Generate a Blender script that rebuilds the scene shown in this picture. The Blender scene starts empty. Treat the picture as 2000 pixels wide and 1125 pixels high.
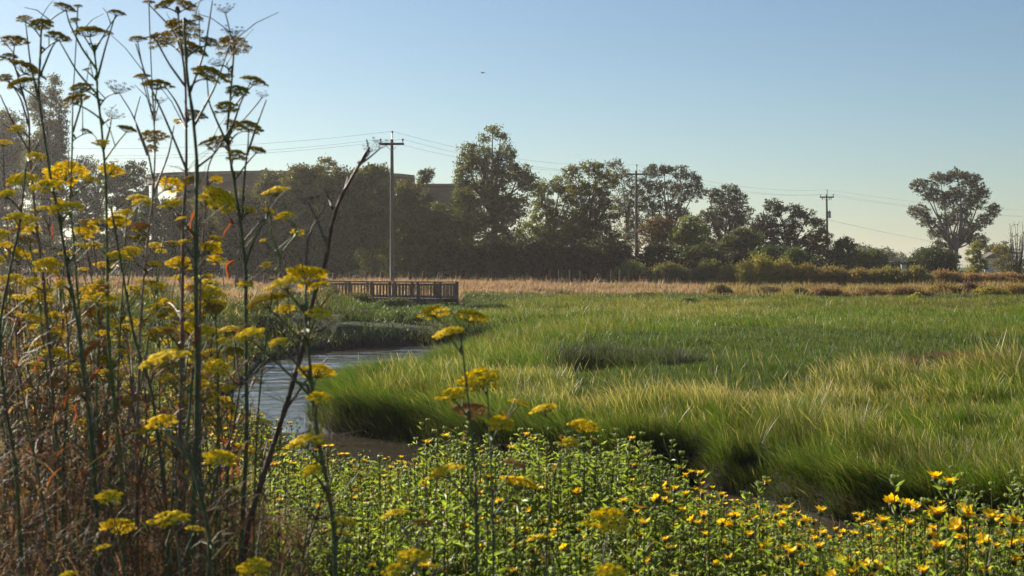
import bpy, math, random
import numpy as np
from mathutils import Vector, Matrix
PI = math.pi
rng = np.random.default_rng(7)
random.seed(7)
scn = bpy.context.scene
C = scn.collection

# ------------------------------------------------------------------ camera
F = 2778.0
CZ = 3.0
HV = 520.0
cam = bpy.data.cameras.new('camera'); camo = bpy.data.objects.new('camera', cam); C.objects.link(camo)
camo.location = (0, 0, CZ); camo.rotation_euler = (PI/2, 0, 0)
cam.lens = 50.0; cam.sensor_width = 36.0; cam.shift_y = -(562.5-HV)/2000.0
cam.clip_start = 0.05; cam.clip_end = 4000
cam.dof.use_dof = True; cam.dof.focus_distance = 24.0; cam.dof.aperture_fstop = 9.0
scn.camera = camo

# ------------------------------------------------------------------ light
SUN_AZ = math.radians(-43)      # from view axis (+Y), negative = left
SUN_EL = math.radians(23)
w = bpy.data.worlds.new('World'); scn.world = w; w.use_nodes = True
nt = w.node_tree; nt.nodes.clear()
sky = nt.nodes.new('ShaderNodeTexSky'); sky.sky_type = 'NISHITA'; sky.sun_disc = False
sky.sun_elevation = SUN_EL; sky.sun_rotation = SUN_AZ
sky.air_density = 1.0; sky.dust_density = .35; sky.ozone_density = 1.8; sky.altitude = 0
bgn = nt.nodes.new('ShaderNodeBackground'); bgn.inputs[1].default_value = 0.05
outn = nt.nodes.new('ShaderNodeOutputWorld')
wb = nt.nodes.new('ShaderNodeVectorMath'); wb.operation = 'MULTIPLY'; wb.inputs[1].default_value = (.70, .765, .82)
nt.links.new(sky.outputs[0], wb.inputs[0]); nt.links.new(wb.outputs[0], bgn.inputs[0]); nt.links.new(bgn.outputs[0], outn.inputs[0])
sl = bpy.data.lights.new('sun', 'SUN'); sl.energy = 5.0; sl.angle = math.radians(0.6); sl.color = (1.0, 0.91, 0.77)
so = bpy.data.objects.new('sun', sl); C.objects.link(so)
sd = Vector((math.sin(SUN_AZ)*math.cos(SUN_EL), math.cos(SUN_AZ)*math.cos(SUN_EL), math.sin(SUN_EL)))
so.rotation_euler = (-sd).to_track_quat('-Z', 'Y').to_euler(); so.location = sd*50
scn.view_settings.view_transform = 'Standard'; scn.view_settings.look = 'None'
scn.view_settings.exposure = 1.28; scn.view_settings.gamma = 1.0
scn.render.engine = 'CYCLES'
cy = scn.cycles
cy.max_bounces = 7; cy.diffuse_bounces = 3; cy.glossy_bounces = 2; cy.transmission_bounces = 3; cy.transparent_max_bounces = 4
cy.volume_bounces = 0; cy.caustics_reflective = False; cy.caustics_refractive = False
cy.sample_clamp_indirect = 4.0; cy.sample_clamp_direct = 0.0
cy.use_denoising = True

# ------------------------------------------------------------------ helpers
def P(u, v, d):
    return np.array([(u-1000.0)*d/F, d, CZ-(v-HV)*d/F])
def px(x, y, z):
    return 1000+x*F/y, HV+(CZ-z)*F/y

def vnoise(x, y, s, seed=0):
    x = np.asarray(x, float)/s; y = np.asarray(y, float)/s
    xi = np.floor(x); yi = np.floor(y); fx = x-xi; fy = y-yi
    fx = fx*fx*(3-2*fx); fy = fy*fy*(3-2*fy)
    def h(a, b):
        t = np.sin(a*127.1+b*311.7+seed*74.7)*43758.5453
        return t-np.floor(t)
    return (h(xi, yi)*(1-fx)*(1-fy)+h(xi+1, yi)*fx*(1-fy)+h(xi, yi+1)*(1-fx)*fy+h(xi+1, yi+1)*fx*fy)
def fbm(x, y, s, seed=0, o=3):
    r = 0; a = .5; t = 0
    for i in range(o):
        r = r+a*vnoise(x, y, s/(2**i), seed+i); t += a; a *= .5
    return r/t

def link_obj(name, me, parent=None):
    o = bpy.data.objects.new(name, me); C.objects.link(o)
    if parent is not None: o.parent = parent
    return o
def tag(o, label=None, cat=None, group=None, kind=None):
    if label: o['label'] = label
    if cat: o['category'] = cat
    if group: o['group'] = group
    if kind: o['kind'] = kind
    return o
def empty(name, loc=(0, 0, 0), rz=0.0):
    o = bpy.data.objects.new(name, None); C.objects.link(o)
    o.location = tuple(float(a) for a in loc); o.rotation_euler = (0, 0, rz); o.empty_display_size = .1
    return o

class MB:
    def __init__(s):
        s.V = []; s.Q = []; s.T = []; s.col = []; s.mq = []; s.mt = []; s.n = 0
    def add(s, V, Q=None, T=None, col=(.5, .5, .5), mat=0):
        V = np.asarray(V, np.float32).reshape(-1, 3)
        c = np.asarray(col, np.float32)
        if c.ndim == 1: c = np.tile(c[None, :3], (len(V), 1))
        s.V.append(V); s.col.append(c)
        if Q is not None and len(Q):
            Q = np.asarray(Q, np.int32).reshape(-1, 4)+s.n; s.Q.append(Q); s.mq.append(np.full(len(Q), mat, np.int32))
        if T is not None and len(T):
            T = np.asarray(T, np.int32).reshape(-1, 3)+s.n; s.T.append(T); s.mt.append(np.full(len(T), mat, np.int32))
        s.n += len(V)
    def box(s, c, size, col=(.5, .5, .5), mat=0, R=None):
        sx, sy, sz = [a/2 for a in size]
        v = np.array([[-sx, -sy, -sz], [sx, -sy, -sz], [sx, sy, -sz], [-sx, sy, -sz], [-sx, -sy, sz], [sx, -sy, sz], [sx, sy, sz], [-sx, sy, sz]])
        if R is not None: v = v@np.array(R).T
        s.add(v+np.array(c), Q=[[0, 3, 2, 1], [4, 5, 6, 7], [0, 1, 5, 4], [1, 2, 6, 5], [2, 3, 7, 6], [3, 0, 4, 7]], col=col, mat=mat)
    def tube(s, pts, rad, n=6, col=(.5, .5, .5), mat=0, cap=True):
        pts = np.asarray(pts, float); m = len(pts)
        rad = np.broadcast_to(np.asarray(rad, float), (m,))
        t = np.gradient(pts, axis=0); t /= (np.linalg.norm(t, axis=1, keepdims=True)+1e-9)
        up = np.array([0.13, 0.21, 1.0]) if abs(t[0][2]) < .9 else np.array([1.0, .2, 0.1])
        a = np.cross(t, up); a /= (np.linalg.norm(a, axis=1, keepdims=True)+1e-9); b = np.cross(t, a)
        th = np.arange(n)*2*PI/n
        V = pts[:, None, :]+rad[:, None, None]*(a[:, None, :]*np.cos(th)[None, :, None]+b[:, None, :]*np.sin(th)[None, :, None])
        i = np.arange(m-1)[:, None]*n; j = np.arange(n)[None, :]; j2 = (j+1) % n
        Q = np.stack([i+j, i+j2, i+n+j2, i+n+j], -1).reshape(-1, 4)
        V = V.reshape(-1, 3)
        cc = np.asarray(col, float)
        if cc.ndim == 2: cc = np.repeat(cc, n, axis=0)
        T = None
        if cap:
            T = [[k, (k+1) % n, 0] for k in range(1, n-1)]+[[(m-1)*n, (m-1)*n+k, (m-1)*n+k+1] for k in range(1, n-1)]
        s.add(V, Q=Q, T=T, col=cc, mat=mat)
    def cards(s, c, size, col, ratio=.5, axis=None, mat=0, r=None):
        """rhombic leaves, centres c(n,3), half-length size(n)"""
        r = r or rng
        n = len(c); size = np.broadcast_to(size, (n,))
        a = r.normal(size=(n, 3))
        if axis is not None: a = a*axis[1]+np.asarray(axis[0])
        a /= np.linalg.norm(a, axis=1, keepdims=True)+1e-9
        b = np.cross(a, r.normal(size=(n, 3))); b /= np.linalg.norm(b, axis=1, keepdims=True)+1e-9
        nn = np.cross(a, b)
        A = a*size[:, None]; B = b*(size*ratio)[:, None]; D = nn*(size*.18)[:, None]
        V = np.stack([c-A, c-B+D-A*.1, c+A, c+B+D-A*.1], 1).reshape(-1, 3)
        Q = (np.arange(n)*4)[:, None]+np.arange(4)[None, :]
        col = np.asarray(col)
        if col.ndim == 2: col = np.repeat(col, 4, axis=0)
        s.add(V, Q=Q, col=col, mat=mat)
    def ribbons(s, base, h, w, lean, col0, col1, nseg=3, pw=1.45, head=None, headcol=None, face=None, mat=0, r=None, droop=.25):
        r = r or rng
        n = len(base); h = np.broadcast_to(h, (n,)); w = np.broadcast_to(w, (n,))
        th = r.uniform(0, PI, n) if face is None else face
        f = np.stack([np.cos(th), np.sin(th), np.zeros(n)], 1)
        L = np.linalg.norm(lean, axis=1)
        ts = np.linspace(0, 1, nseg+1)
        V = np.zeros((n, nseg+1, 2, 3), np.float32); K = np.zeros((n, nseg+1, 2, 3), np.float32)
        for i, t in enumerate(ts):
            p = base.copy()
            p[:, 2] += h*(t-droop*np.minimum(L, 1.6)*t*t)
            p[:, 0] += lean[:, 0]*h*t**pw; p[:, 1] += lean[:, 1]*h*t**pw
            ww = w*(1-0.92*t**2.2)
            c = col0*(1-t)+col1*t
            if head is not None and t > .7:
                ww = np.where(head, w*(1.25 if t < .99 else .3), ww)
                c = np.where(head[:, None], headcol, c)
            V[:, i, 0] = p-f*ww[:, None]*.5; V[:, i, 1] = p+f*ww[:, None]*.5
            K[:, i, 0] = c; K[:, i, 1] = c
        m = (nseg+1)*2
        b0 = (np.arange(n)*m)[:, None, None]; k = (np.arange(nseg)*2)[None, :, None]
        Q = (b0+k+np.array([0, 1, 3, 2])[None, None, :]).reshape(-1, 4)
        s.add(V.reshape(-1, 3), Q=Q, col=K.reshape(-1, 3), mat=mat)
    def ball(s, c, r, col, mat=0, seg=8, ring=5, sc=(1, 1, 1)):
        ph = np.linspace(0, PI, ring+1)[1:-1]; th = np.arange(seg)*2*PI/seg
        V = [[0, 0, 1]]+[[math.sin(p)*math.cos(t), math.sin(p)*math.sin(t), math.cos(p)] for p in ph for t in th]+[[0, 0, -1]]
        V = np.array(V)*r*np.array(sc)+np.array(c)
        T = [[0, 1+k, 1+(k+1) % seg] for k in range(seg)]; Q = []
        for i in range(ring-2):
            for k in range(seg):
                a = 1+i*seg+k; b = 1+i*seg+(k+1) % seg; Q.append([a, a+seg, b+seg, b])
        e = len(V)-1; a = 1+(ring-2)*seg
        T += [[a+(k+1) % seg, a+k, e] for k in range(seg)]
        s.add(V, Q=Q, T=T, col=col, mat=mat)
    def copyfrom(s, o, M=None, t=None, colmul=1.0):
        for V in [np.concatenate(o.V)]:
            if M is not None: V = V@M.T
            if t is not None: V = V+t
        n0 = s.n
        s.V.append(V.astype(np.float32)); s.col.append(np.concatenate(o.col)*colmul)
        for q, m in zip(o.Q, o.mq): s.Q.append(q+n0); s.mq.append(m)
        for q, m in zip(o.T, o.mt): s.T.append(q+n0); s.mt.append(m)
        s.n += len(V)
    def mesh(s, name, mats, smooth=False):
        V = np.concatenate(s.V).astype(np.float32); col = np.concatenate(s.col).astype(np.float32)
        Q = np.concatenate(s.Q) if s.Q else np.zeros((0, 4), np.int32)
        T = np.concatenate(s.T) if s.T else np.zeros((0, 3), np.int32)
        me = bpy.data.meshes.new(name)
        me.vertices.add(len(V)); me.vertices.foreach_set('co', V.ravel())
        nl = Q.size+T.size; me.loops.add(nl)
        me.loops.foreach_set('vertex_index', np.concatenate([Q.ravel(), T.ravel()]).astype(np.int32))
        me.polygons.add(len(Q)+len(T))
        ls = np.concatenate([np.arange(len(Q))*4, Q.size+np.arange(len(T))*3]).astype(np.int32)
        me.polygons.foreach_set('loop_start', ls)
        mi = np.concatenate((s.mq if s.mq else [])+(s.mt if s.mt else []))
        if not isinstance(mats, (list, tuple)): mats = [mats]
        for m in mats: me.materials.append(m)
        me.polygons.foreach_set('material_index', mi.astype(np.int32))
        me.polygons.foreach_set('use_smooth', np.full(len(mi), smooth))
        me.update(calc_edges=True)
        at = me.color_attributes.new('Col', 'FLOAT_COLOR', 'POINT')
        rgba = np.ones((len(V), 4), np.float32); rgba[:, :3] = np.clip(col, 0, 1)
        at.data.foreach_set('color', rgba.ravel())
        return me
    def build(s, name, mats, parent=None, smooth=False):
        return link_obj(name, s.mesh(name, mats, smooth), parent)

def jit(c, n, v=.2, hue=.06, r=None):
    r = r or rng
    c = np.tile(np.asarray(c, float)[None, :], (n, 1))
    c = c*(1+r.uniform(-v, v, (n, 1)))
    return np.clip(c*(1+r.uniform(-hue, hue, (n, 3))), 0, 1)

# ------------------------------------------------------------------ materials
def leafmat(name, trans=.4, rough=.5, spec=.3, tcol=(1.25, 1.2, .5), nscale=0, namt=.3):
    m = bpy.data.materials.new(name); m.use_nodes = True; t = m.node_tree; t.nodes.clear()
    at = t.nodes.new('ShaderNodeAttribute'); at.attribute_name = 'Col'
    src = at.outputs['Color']
    if nscale:
        tc = t.nodes.new('ShaderNodeNewGeometry'); nz = t.nodes.new('ShaderNodeTexNoise'); nz.inputs['Scale'].default_value = nscale; nz.inputs['Detail'].default_value = 4
        t.links.new(tc.outputs['Position'], nz.inputs['Vector'])
        mr = t.nodes.new('ShaderNodeMapRange'); mr.inputs['From Min'].default_value = .3; mr.inputs['From Max'].default_value = .7
        mr.inputs['To Min'].default_value = 1-namt; mr.inputs['To Max'].default_value = 1+namt
        t.links.new(nz.outputs['Fac'], mr.inputs['Value'])
        vm = t.nodes.new('ShaderNodeVectorMath'); vm.operation = 'SCALE'; t.links.new(src, vm.inputs[0]); t.links.new(mr.outputs[0], vm.inputs['Scale']); src = vm.outputs[0]
    p = t.nodes.new('ShaderNodeBsdfPrincipled'); p.inputs['Roughness'].default_value = rough; p.inputs['Specular IOR Level'].default_value = spec
    t.links.new(src, p.inputs['Base Color'])
    o = t.nodes.new('ShaderNodeOutputMaterial')
    if trans > 0:
        tr = t.nodes.new('ShaderNodeBsdfTranslucent'); v2 = t.nodes.new('ShaderNodeVectorMath'); v2.operation = 'MULTIPLY'; v2.inputs[1].default_value = tcol
        t.links.new(src, v2.inputs[0]); t.links.new(v2.outputs[0], tr.inputs['Color'])
        mx = t.nodes.new('ShaderNodeMixShader'); mx.inputs[0].default_value = trans
        t.links.new(p.outputs[0], mx.inputs[1]); t.links.new(tr.outputs[0], mx.inputs[2]); t.links.new(mx.outputs[0], o.inputs['Surface'])
    else:
        t.links.new(p.outputs[0], o.inputs['Surface'])
    return m
def solid(name, c, rough=.8, metal=0, nscale=6, namt=.25, bump=0, stretch=(1, 1, 1), spec=.3):
    m = bpy.data.materials.new(name); m.use_nodes = True; t = m.node_tree
    p = t.nodes['Principled BSDF']; p.inputs['Roughness'].default_value = rough; p.inputs['Metallic'].default_value = metal; p.inputs['Specular IOR Level'].default_value = spec
    tc = t.nodes.new('ShaderNodeTexCoord'); mp = t.nodes.new('ShaderNodeMapping'); mp.inputs['Scale'].default_value = stretch
    nz = t.nodes.new('ShaderNodeTexNoise'); nz.inputs['Scale'].default_value = nscale; nz.inputs['Detail'].default_value = 5
    t.links.new(tc.outputs['Object'], mp.inputs[0]); t.links.new(mp.outputs[0], nz.inputs['Vector'])
    cr = t.nodes.new('ShaderNodeValToRGB'); cr.color_ramp.elements[0].position = .3; cr.color_ramp.elements[1].position = .7
    a = [max(0, x*(1-namt)) for x in c]; b = [min(1, x*(1+namt)) for x in c]
    cr.color_ramp.elements[0].color = (*a, 1); cr.color_ramp.elements[1].color = (*b, 1)
    t.links.new(nz.outputs['Fac'], cr.inputs[0]); t.links.new(cr.outputs[0], p.inputs['Base Color'])
    if bump:
        bp = t.nodes.new('ShaderNodeBump'); bp.inputs['Strength'].default_value = bump; bp.inputs['Distance'].default_value = .02
        t.links.new(nz.outputs['Fac'], bp.inputs['Height']); t.links.new(bp.outputs[0], p.inputs['Normal'])
    return m

M_grass = leafmat('marsh_grass', .38, .48, .24, (1.1, 1.25, .42))
M_low = leafmat('low_green', .4, .55, .25, (1.1, 1.2, .5))
M_dry = leafmat('dry_grass', .4, .6, .25, (1.15, 1.0, .75))
M_tree = leafmat('tree_leaf', .42, .5, .3, (1.35, 1.3, .35))
M_gum = leafmat('gumweed_leaf', .5, .5, .3, (1.25, 1.3, .35))
M_pet = leafmat('yellow_petal', .45, .5, .2, (1.1, 1.02, .3))
M_flo = leafmat('fennel_floret', .5, .7, .1, (1.25, 1.2, .6))
M_stem = leafmat('stem', 0.0, .6, .22, nscale=60, namt=.3)
M_bark = leafmat('bark', 0.0, .85, .15, nscale=3, namt=.35)
M_ground = leafmat('soil', 0.0, .9, .12, nscale=2.2, namt=.4)
M_wood = solid('weathered_wood', (.12, .092, .078), .85, nscale=5, namt=.35, stretch=(1, 1, .2))
M_pole = solid('pole_wood', (.10, .075, .06), .85, nscale=4, namt=.4, stretch=(6, 6, .35))
M_rust = solid('rust_brown_post', (.075, .032, .024), .85, nscale=8, namt=.4)
M_metal = solid('grey_metal', (.30, .31, .32), .5, .6, nscale=5, namt=.15)
M_conc = solid('tank_concrete', (.095, .074, .060), .85, nscale=.6, namt=.22, stretch=(1, 1, 2.5))
M_roof = solid('roof_edge', (.20, .15, .105), .8, nscale=1.2, namt=.15)
M_glassy = solid('insulator', (.10, .08, .07), .3, nscale=20, namt=.1)
M_white = solid('sign_white', (.78, .78, .76), .5, nscale=10, namt=.04)
M_black = solid('sign_black', (.02, .02, .02), .6, nscale=10, namt=.1)
M_tyre = solid('rubber', (.025, .025, .025), .8, nscale=10, namt=.1)
M_glass = solid('car_glass', (.04, .05, .06), .08, nscale=2, namt=.1, spec=.6)
M_wire = solid('wire', (.09, .09, .095), .5, .2, nscale=3, namt=.1)

# ------------------------------------------------------------------ terrain
NEAR = np.array([(-6.6, 32), (-5.0, 27), (-3.6, 22), (-2, 19), (0, 17), (2, 15.5), (4, 13.8), (6, 12.8), (10, 12), (40, 10)], float)
MARSH = np.array([(40, 13.5), (10, 14.6), (6, 15.2), (4.6, 15.9), (3.7, 16.8), (3.1, 18.3), (2.2, 19.6), (1.2, 20.3), (.2, 21.6), (-.9, 22.8), (-1.6, 24.0), (-2.6, 24.9), (-3.4, 25.8), (-4.0, 27.4), (-3.8, 29.0), (-2.9, 32.5), (-2.2, 38), (-1.0, 48), (.9, 57), (3.5, 62), (6.3, 67)], float)
FARB = np.array([(6, 68), (2, 64), (-1, 58.5), (-3.1, 54.2), (-5.5, 52.0), (-7.1, 49.5), (-7.6, 45), (-7.3, 40)], float)
WPOLY = np.concatenate([NEAR[::-1][:0], NEAR, MARSH, FARB])
WPOLY = np.concatenate([NEAR, MARSH, FARB])

def seg_dist(x, y, poly, closed=True):
    d = np.full(x.shape, 1e9); n = len(poly)
    for i in range(n if closed else n-1):
        a = poly[i]; b = poly[(i+1) % n]; e = b-a; L = (e*e).sum()
        t = np.clip(((x-a[0])*e[0]+(y-a[1])*e[1])/L, 0, 1)
        d = np.minimum(d, (x-a[0]-t*e[0])**2+(y-a[1]-t*e[1])**2)
    return np.sqrt(d)
def inside(x, y, poly):
    r = np.zeros(x.shape, bool); n = len(poly)
    for i in range(n):
        a = poly[i]; b = poly[(i+1) % n]
        c = ((a[1] > y) != (b[1] > y)) & (x < (b[0]-a[0])*(y-a[1])/(b[1]-a[1]+1e-12)+a[0])
        r ^= c
    return r
POOL = np.array([P(1105, 752, 24)[:2], P(1255, 742, 24)[:2]])  # replaced below
def gp(u, v, z):      # ground point under a pixel at height z
    d = (CZ-z)*F/(v-HV); return ((u-1000)*d/F, d)
POOLC = gp(1175, 740, .3)
near_x = NEAR[:, 0]; near_y = NEAR[:, 1]
def is_near(x, y):
    ny = np.interp(x, near_x, near_y); ny = np.where(x < -6.6, 32+(-6.6-x)*4, ny)
    return y < ny+0.001
def ss(a, b, x):
    t = np.clip((x-a)/(b-a), 0, 1); return t*t*(3-2*t)
def ground(x, y):
    x = np.asarray(x, float); y = np.asarray(y, float)
    wx = x+.35*(fbm(x, y, 1.6, 3)-.5); wy = y+.5*(fbm(x, y, 1.7, 9)-.5)
    d = seg_dist(wx, wy, WPOLY); ins = inside(wx, wy, WPOLY)
    nb = is_near(x, y)
    n1 = fbm(x, y, 3.5, 1)
    near = np.minimum(1.27, .06+.15*d)+.10*(fbm(x, y, 1.5, 21)-.5)*ss(0, 2, d)
    marsh = (.48+.34*(n1-.5)+.22*(fbm(x, y, 1.6, 2)-.5))*(.75*ss(0, .33, d)+.25*ss(.1, 2.0, d))
    farl = (.55+.45*(fbm(x, y, 4.0, 5)))*ss(0, 1.3, d)
    left = ss(-2.0, -7.5, x-(y-50)*.11)*ss(28, 36, y)
    far = np.where(y > 50, left*ss(110, 80, y), 0)
    base = marsh*(1-left)+farl*left
    rise = ss(72, 100, y)*.35+ss(98, 128, y)*.42+ss(130, 220, y)*.4
    base = base+rise*(1-.5*left*ss(100, 80, y))
    for u_, v_, a_, b_ in [(1310, 900, .75, .7), (1440, 880, .55, .5), (1500, 915, .5, .5), (1585, 985, .5, .45), (1700, 890, .6, .5), (1790, 960, .35, .35), (1130, 900, .4, .4), (1900, 900, .5, .4)]:
        hx, hy = gp(u_, v_, .3); base = base-.3*ss(1.1, .6, np.hypot((x-hx)/a_, (y-hy)/b_))
    pd = np.hypot((x-POOLC[0])/1.25, (y-POOLC[1])/2.2)
    base = base-.42*ss(1.15, .75, pd)
    h = np.where(nb, near, base)
    # smooth transition on the left between near bank and far bank
    t = ss(26, 36, y)*ss(-6.0, -7.0, x)
    h = np.where(x < -6.6, (np.minimum(1.15, .10+.28*d)+.25*(n1-.5)*ss(0, 2, d))*(1-ss(60, 80, y))+base*ss(60, 80, y), h)
    h = np.where(ins, -.10-.45*ss(0, 1.2, d), h)
    return h

ys = np.concatenate([np.linspace(-30, 2.6, 18), 2.6+np.cumsum(.035*1.0092**np.arange(700))])
ys = ys[ys < 1700]
us = np.linspace(-1, 1, 520); us = np.sign(us)*(.55*np.abs(us)+.45*np.abs(us)**3)
YY, UU = np.meshgrid(ys, us, indexing='ij'); XX = UU*(.72*np.maximum(YY, 6)+9)
ZZ = ground(XX, YY)
def ground_col(x, y, z):
    n = fbm(x, y, 2.0, 30)
    c = np.zeros(x.shape+(3,)); c[:] = (.045, .038, .026)
    grn = np.array([.045, .062, .022]); tan = np.array([.16, .12, .075])
    k = ss(.25, .6, z)[..., None]; c = c*(1-k)+(grn*(.7+.6*n[..., None]))*k
    t = (ss(88, 100, y)*ss(135, 128, y))[..., None]; c = c*(1-t)+tan*t
    mud = (z < .30)[..., None]; c = np.where(mud, np.array([.020, .017, .012]), c)
    nb = is_near(x, y)[..., None]*(y < 30)[..., None]; c = np.where(nb & ~mud, np.array([.055, .042, .026]), c)
    return c
mb = MB(); nr, ncl = XX.shape
idx = np.arange(nr*ncl).reshape(nr, ncl)
Q = np.stack([idx[:-1, :-1], idx[:-1, 1:], idx[1:, 1:], idx[1:, :-1]], -1).reshape(-1, 4)
mb.add(np.stack([XX, YY, ZZ], -1), Q=Q, col=ground_col(XX, YY, ZZ).reshape(-1, 3))
tag(mb.build('ground', M_ground, smooth=True), kind='structure')

# water
m = bpy.data.materials.new('creek_water'); m.use_nodes = True; t = m.node_tree; p = t.nodes['Principled BSDF']
p.inputs['Base Color'].default_value = (.05, .041, .029, 1); p.inputs['Roughness'].default_value = .12; p.inputs['IOR'].default_value = 3.2
tc = t.nodes.new('ShaderNodeTexCoord'); mp = t.nodes.new('ShaderNodeMapping'); mp.inputs['Scale'].default_value = (1.2, 4.0, 1); mp.inputs['Rotation'].default_value = (0, 0, .25)
n1 = t.nodes.new('ShaderNodeTexNoise'); n1.inputs['Scale'].default_value = 2.2; n1.inputs['Detail'].default_value = 6; n1.inputs['Roughness'].default_value = .62; n1.inputs['Distortion'].default_value = .6
n2 = t.nodes.new('ShaderNodeTexNoise'); n2.inputs['Scale'].default_value = .35; n2.inputs['Detail'].default_value = 2
t.links.new(tc.outputs['Object'], mp.inputs[0]); t.links.new(mp.outputs[0], n1.inputs[0]); t.links.new(tc.outputs['Object'], n2.inputs[0])
mul = t.nodes.new('ShaderNodeMath'); mul.operation = 'MULTIPLY'; t.links.new(n1.outputs[0], mul.inputs[0]); t.links.new(n2.outputs[0], mul.inputs[1])
bp = t.nodes.new('ShaderNodeBump'); bp.inputs['Strength'].default_value = .55; bp.inputs['Distance'].default_value = .012
t.links.new(mul.outputs[0], bp.inputs['Height']); t.links.new(bp.outputs[0], p.inputs['Normal'])
M_water = m
mb = MB(); wy_ = 15+np.cumsum(.055*1.0022**np.arange(800)); wy_ = np.concatenate([[9.0], wy_[wy_ < 72]]); wx_ = np.concatenate([np.linspace(-12, 2, 190), [4, 8, 16, 45]])
WY, WX = np.meshgrid(wy_, wx_, indexing='ij'); gust = .35+1.1*ss(.35, .7, fbm(WX, WY, 7.0, 301))
gust = np.maximum(gust, .95*ss(34, 44, WY)); WZ = 1.3*(1+1.1*ss(34, 46, WY))*gust*(.017*(fbm(WX*.55, WY, .42, 303, 2)-.5)+.026*(fbm(WX*.45+WY*.2, WY-WX*.15, 1.1, 305, 2)-.5)); nr_, nc_ = WX.shape; ix = np.arange(nr_*nc_).reshape(nr_, nc_)
mb.add(np.stack([WX, WY, WZ], -1), Q=np.stack([ix[:-1, :-1], ix[:-1, 1:], ix[1:, 1:], ix[1:, :-1]], -1).reshape(-1, 4))
tag(mb.build('water', M_water, smooth=True), kind='structure')
mb = MB(); th = np.linspace(0, 2*PI, 20, endpoint=False)
mb.add([[POOLC[0]+1.25*math.cos(a), POOLC[1]+2.1*math.sin(a), .075] for a in th]+[[POOLC[0], POOLC[1], .075]], T=[[k, (k+1) % 20, 20] for k in range(20)])
tag(mb.build('pool_water', M_water), kind='structure')

# ------------------------------------------------------------------ marsh grass
HOL = [(*gp(u_, v_, .3), a_, b_) for u_, v_, a_, b_ in [(1310, 900, .75, .7), (1440, 880, .55, .5), (1500, 915, .5, .5), (1585, 985, .5, .45), (1700, 890, .6, .5), (1790, 960, .35, .35), (1130, 900, .4, .4), (1900, 900, .5, .4), (1560, 800, .6, .5), (1850, 800, .5, .45)]]
def scatter(y0, y1, dens, margin=.06, power=0):
    """random points in the viewing wedge (plus a margin to both sides)"""
    k = .36+margin
    area = k*(y1*y1-y0*y0); n = int(area*dens)
    y = np.sqrt(rng.uniform(y0*y0, y1*y1, n)); x = rng.uniform(-k, k, n)*y
    return x, y
LOWP = np.array([(1075, 705), (1130, 668), (1300, 652), (1480, 640), (1640, 655), (1760, 650), (1990, 668), (2300, 672), (2300, 735), (1960, 745), (1800, 745), (1700, 740), (1600, 772), (1480, 792), (1300, 800), (1180, 806), (1085, 798)], float)
LOWW = np.array([gp(u, v, .5) for u, v in LOWP])
GT = np.array([.050, .105, .014]); GT2 = np.array([.145, .205, .022]); GB = np.array([.030, .050, .010]); TAN = np.array([.42, .31, .19]); OLV = np.array([.17, .16, .04])
def lean_field(x, y, n, base=.35):
    a = PI+1.3*(fbm(x, y, 2.6, 41)-.5)*2+.5*(fbm(x, y, .7, 43)-.5)*2
    a = np.where(fbm(x, y, 5.0, 47) > .60, a-1.0, a)
    s = base*(.35+1.5*fbm(x, y, 1.5, 45)**1.3)
    lx = np.cos(a)*s+rng.normal(0, .11, n); ly = np.sin(a)*s*.8+rng.normal(0, .11, n)-.05
    return np.stack([lx, ly], 1)
def marsh_ok(x, y):
    d = seg_dist(x, y, WPOLY); ins = inside(x, y, WPOLY)
    return (~ins) & (~is_near(x, y)), d
tall = MB(); low = MB(); dry = MB()
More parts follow.
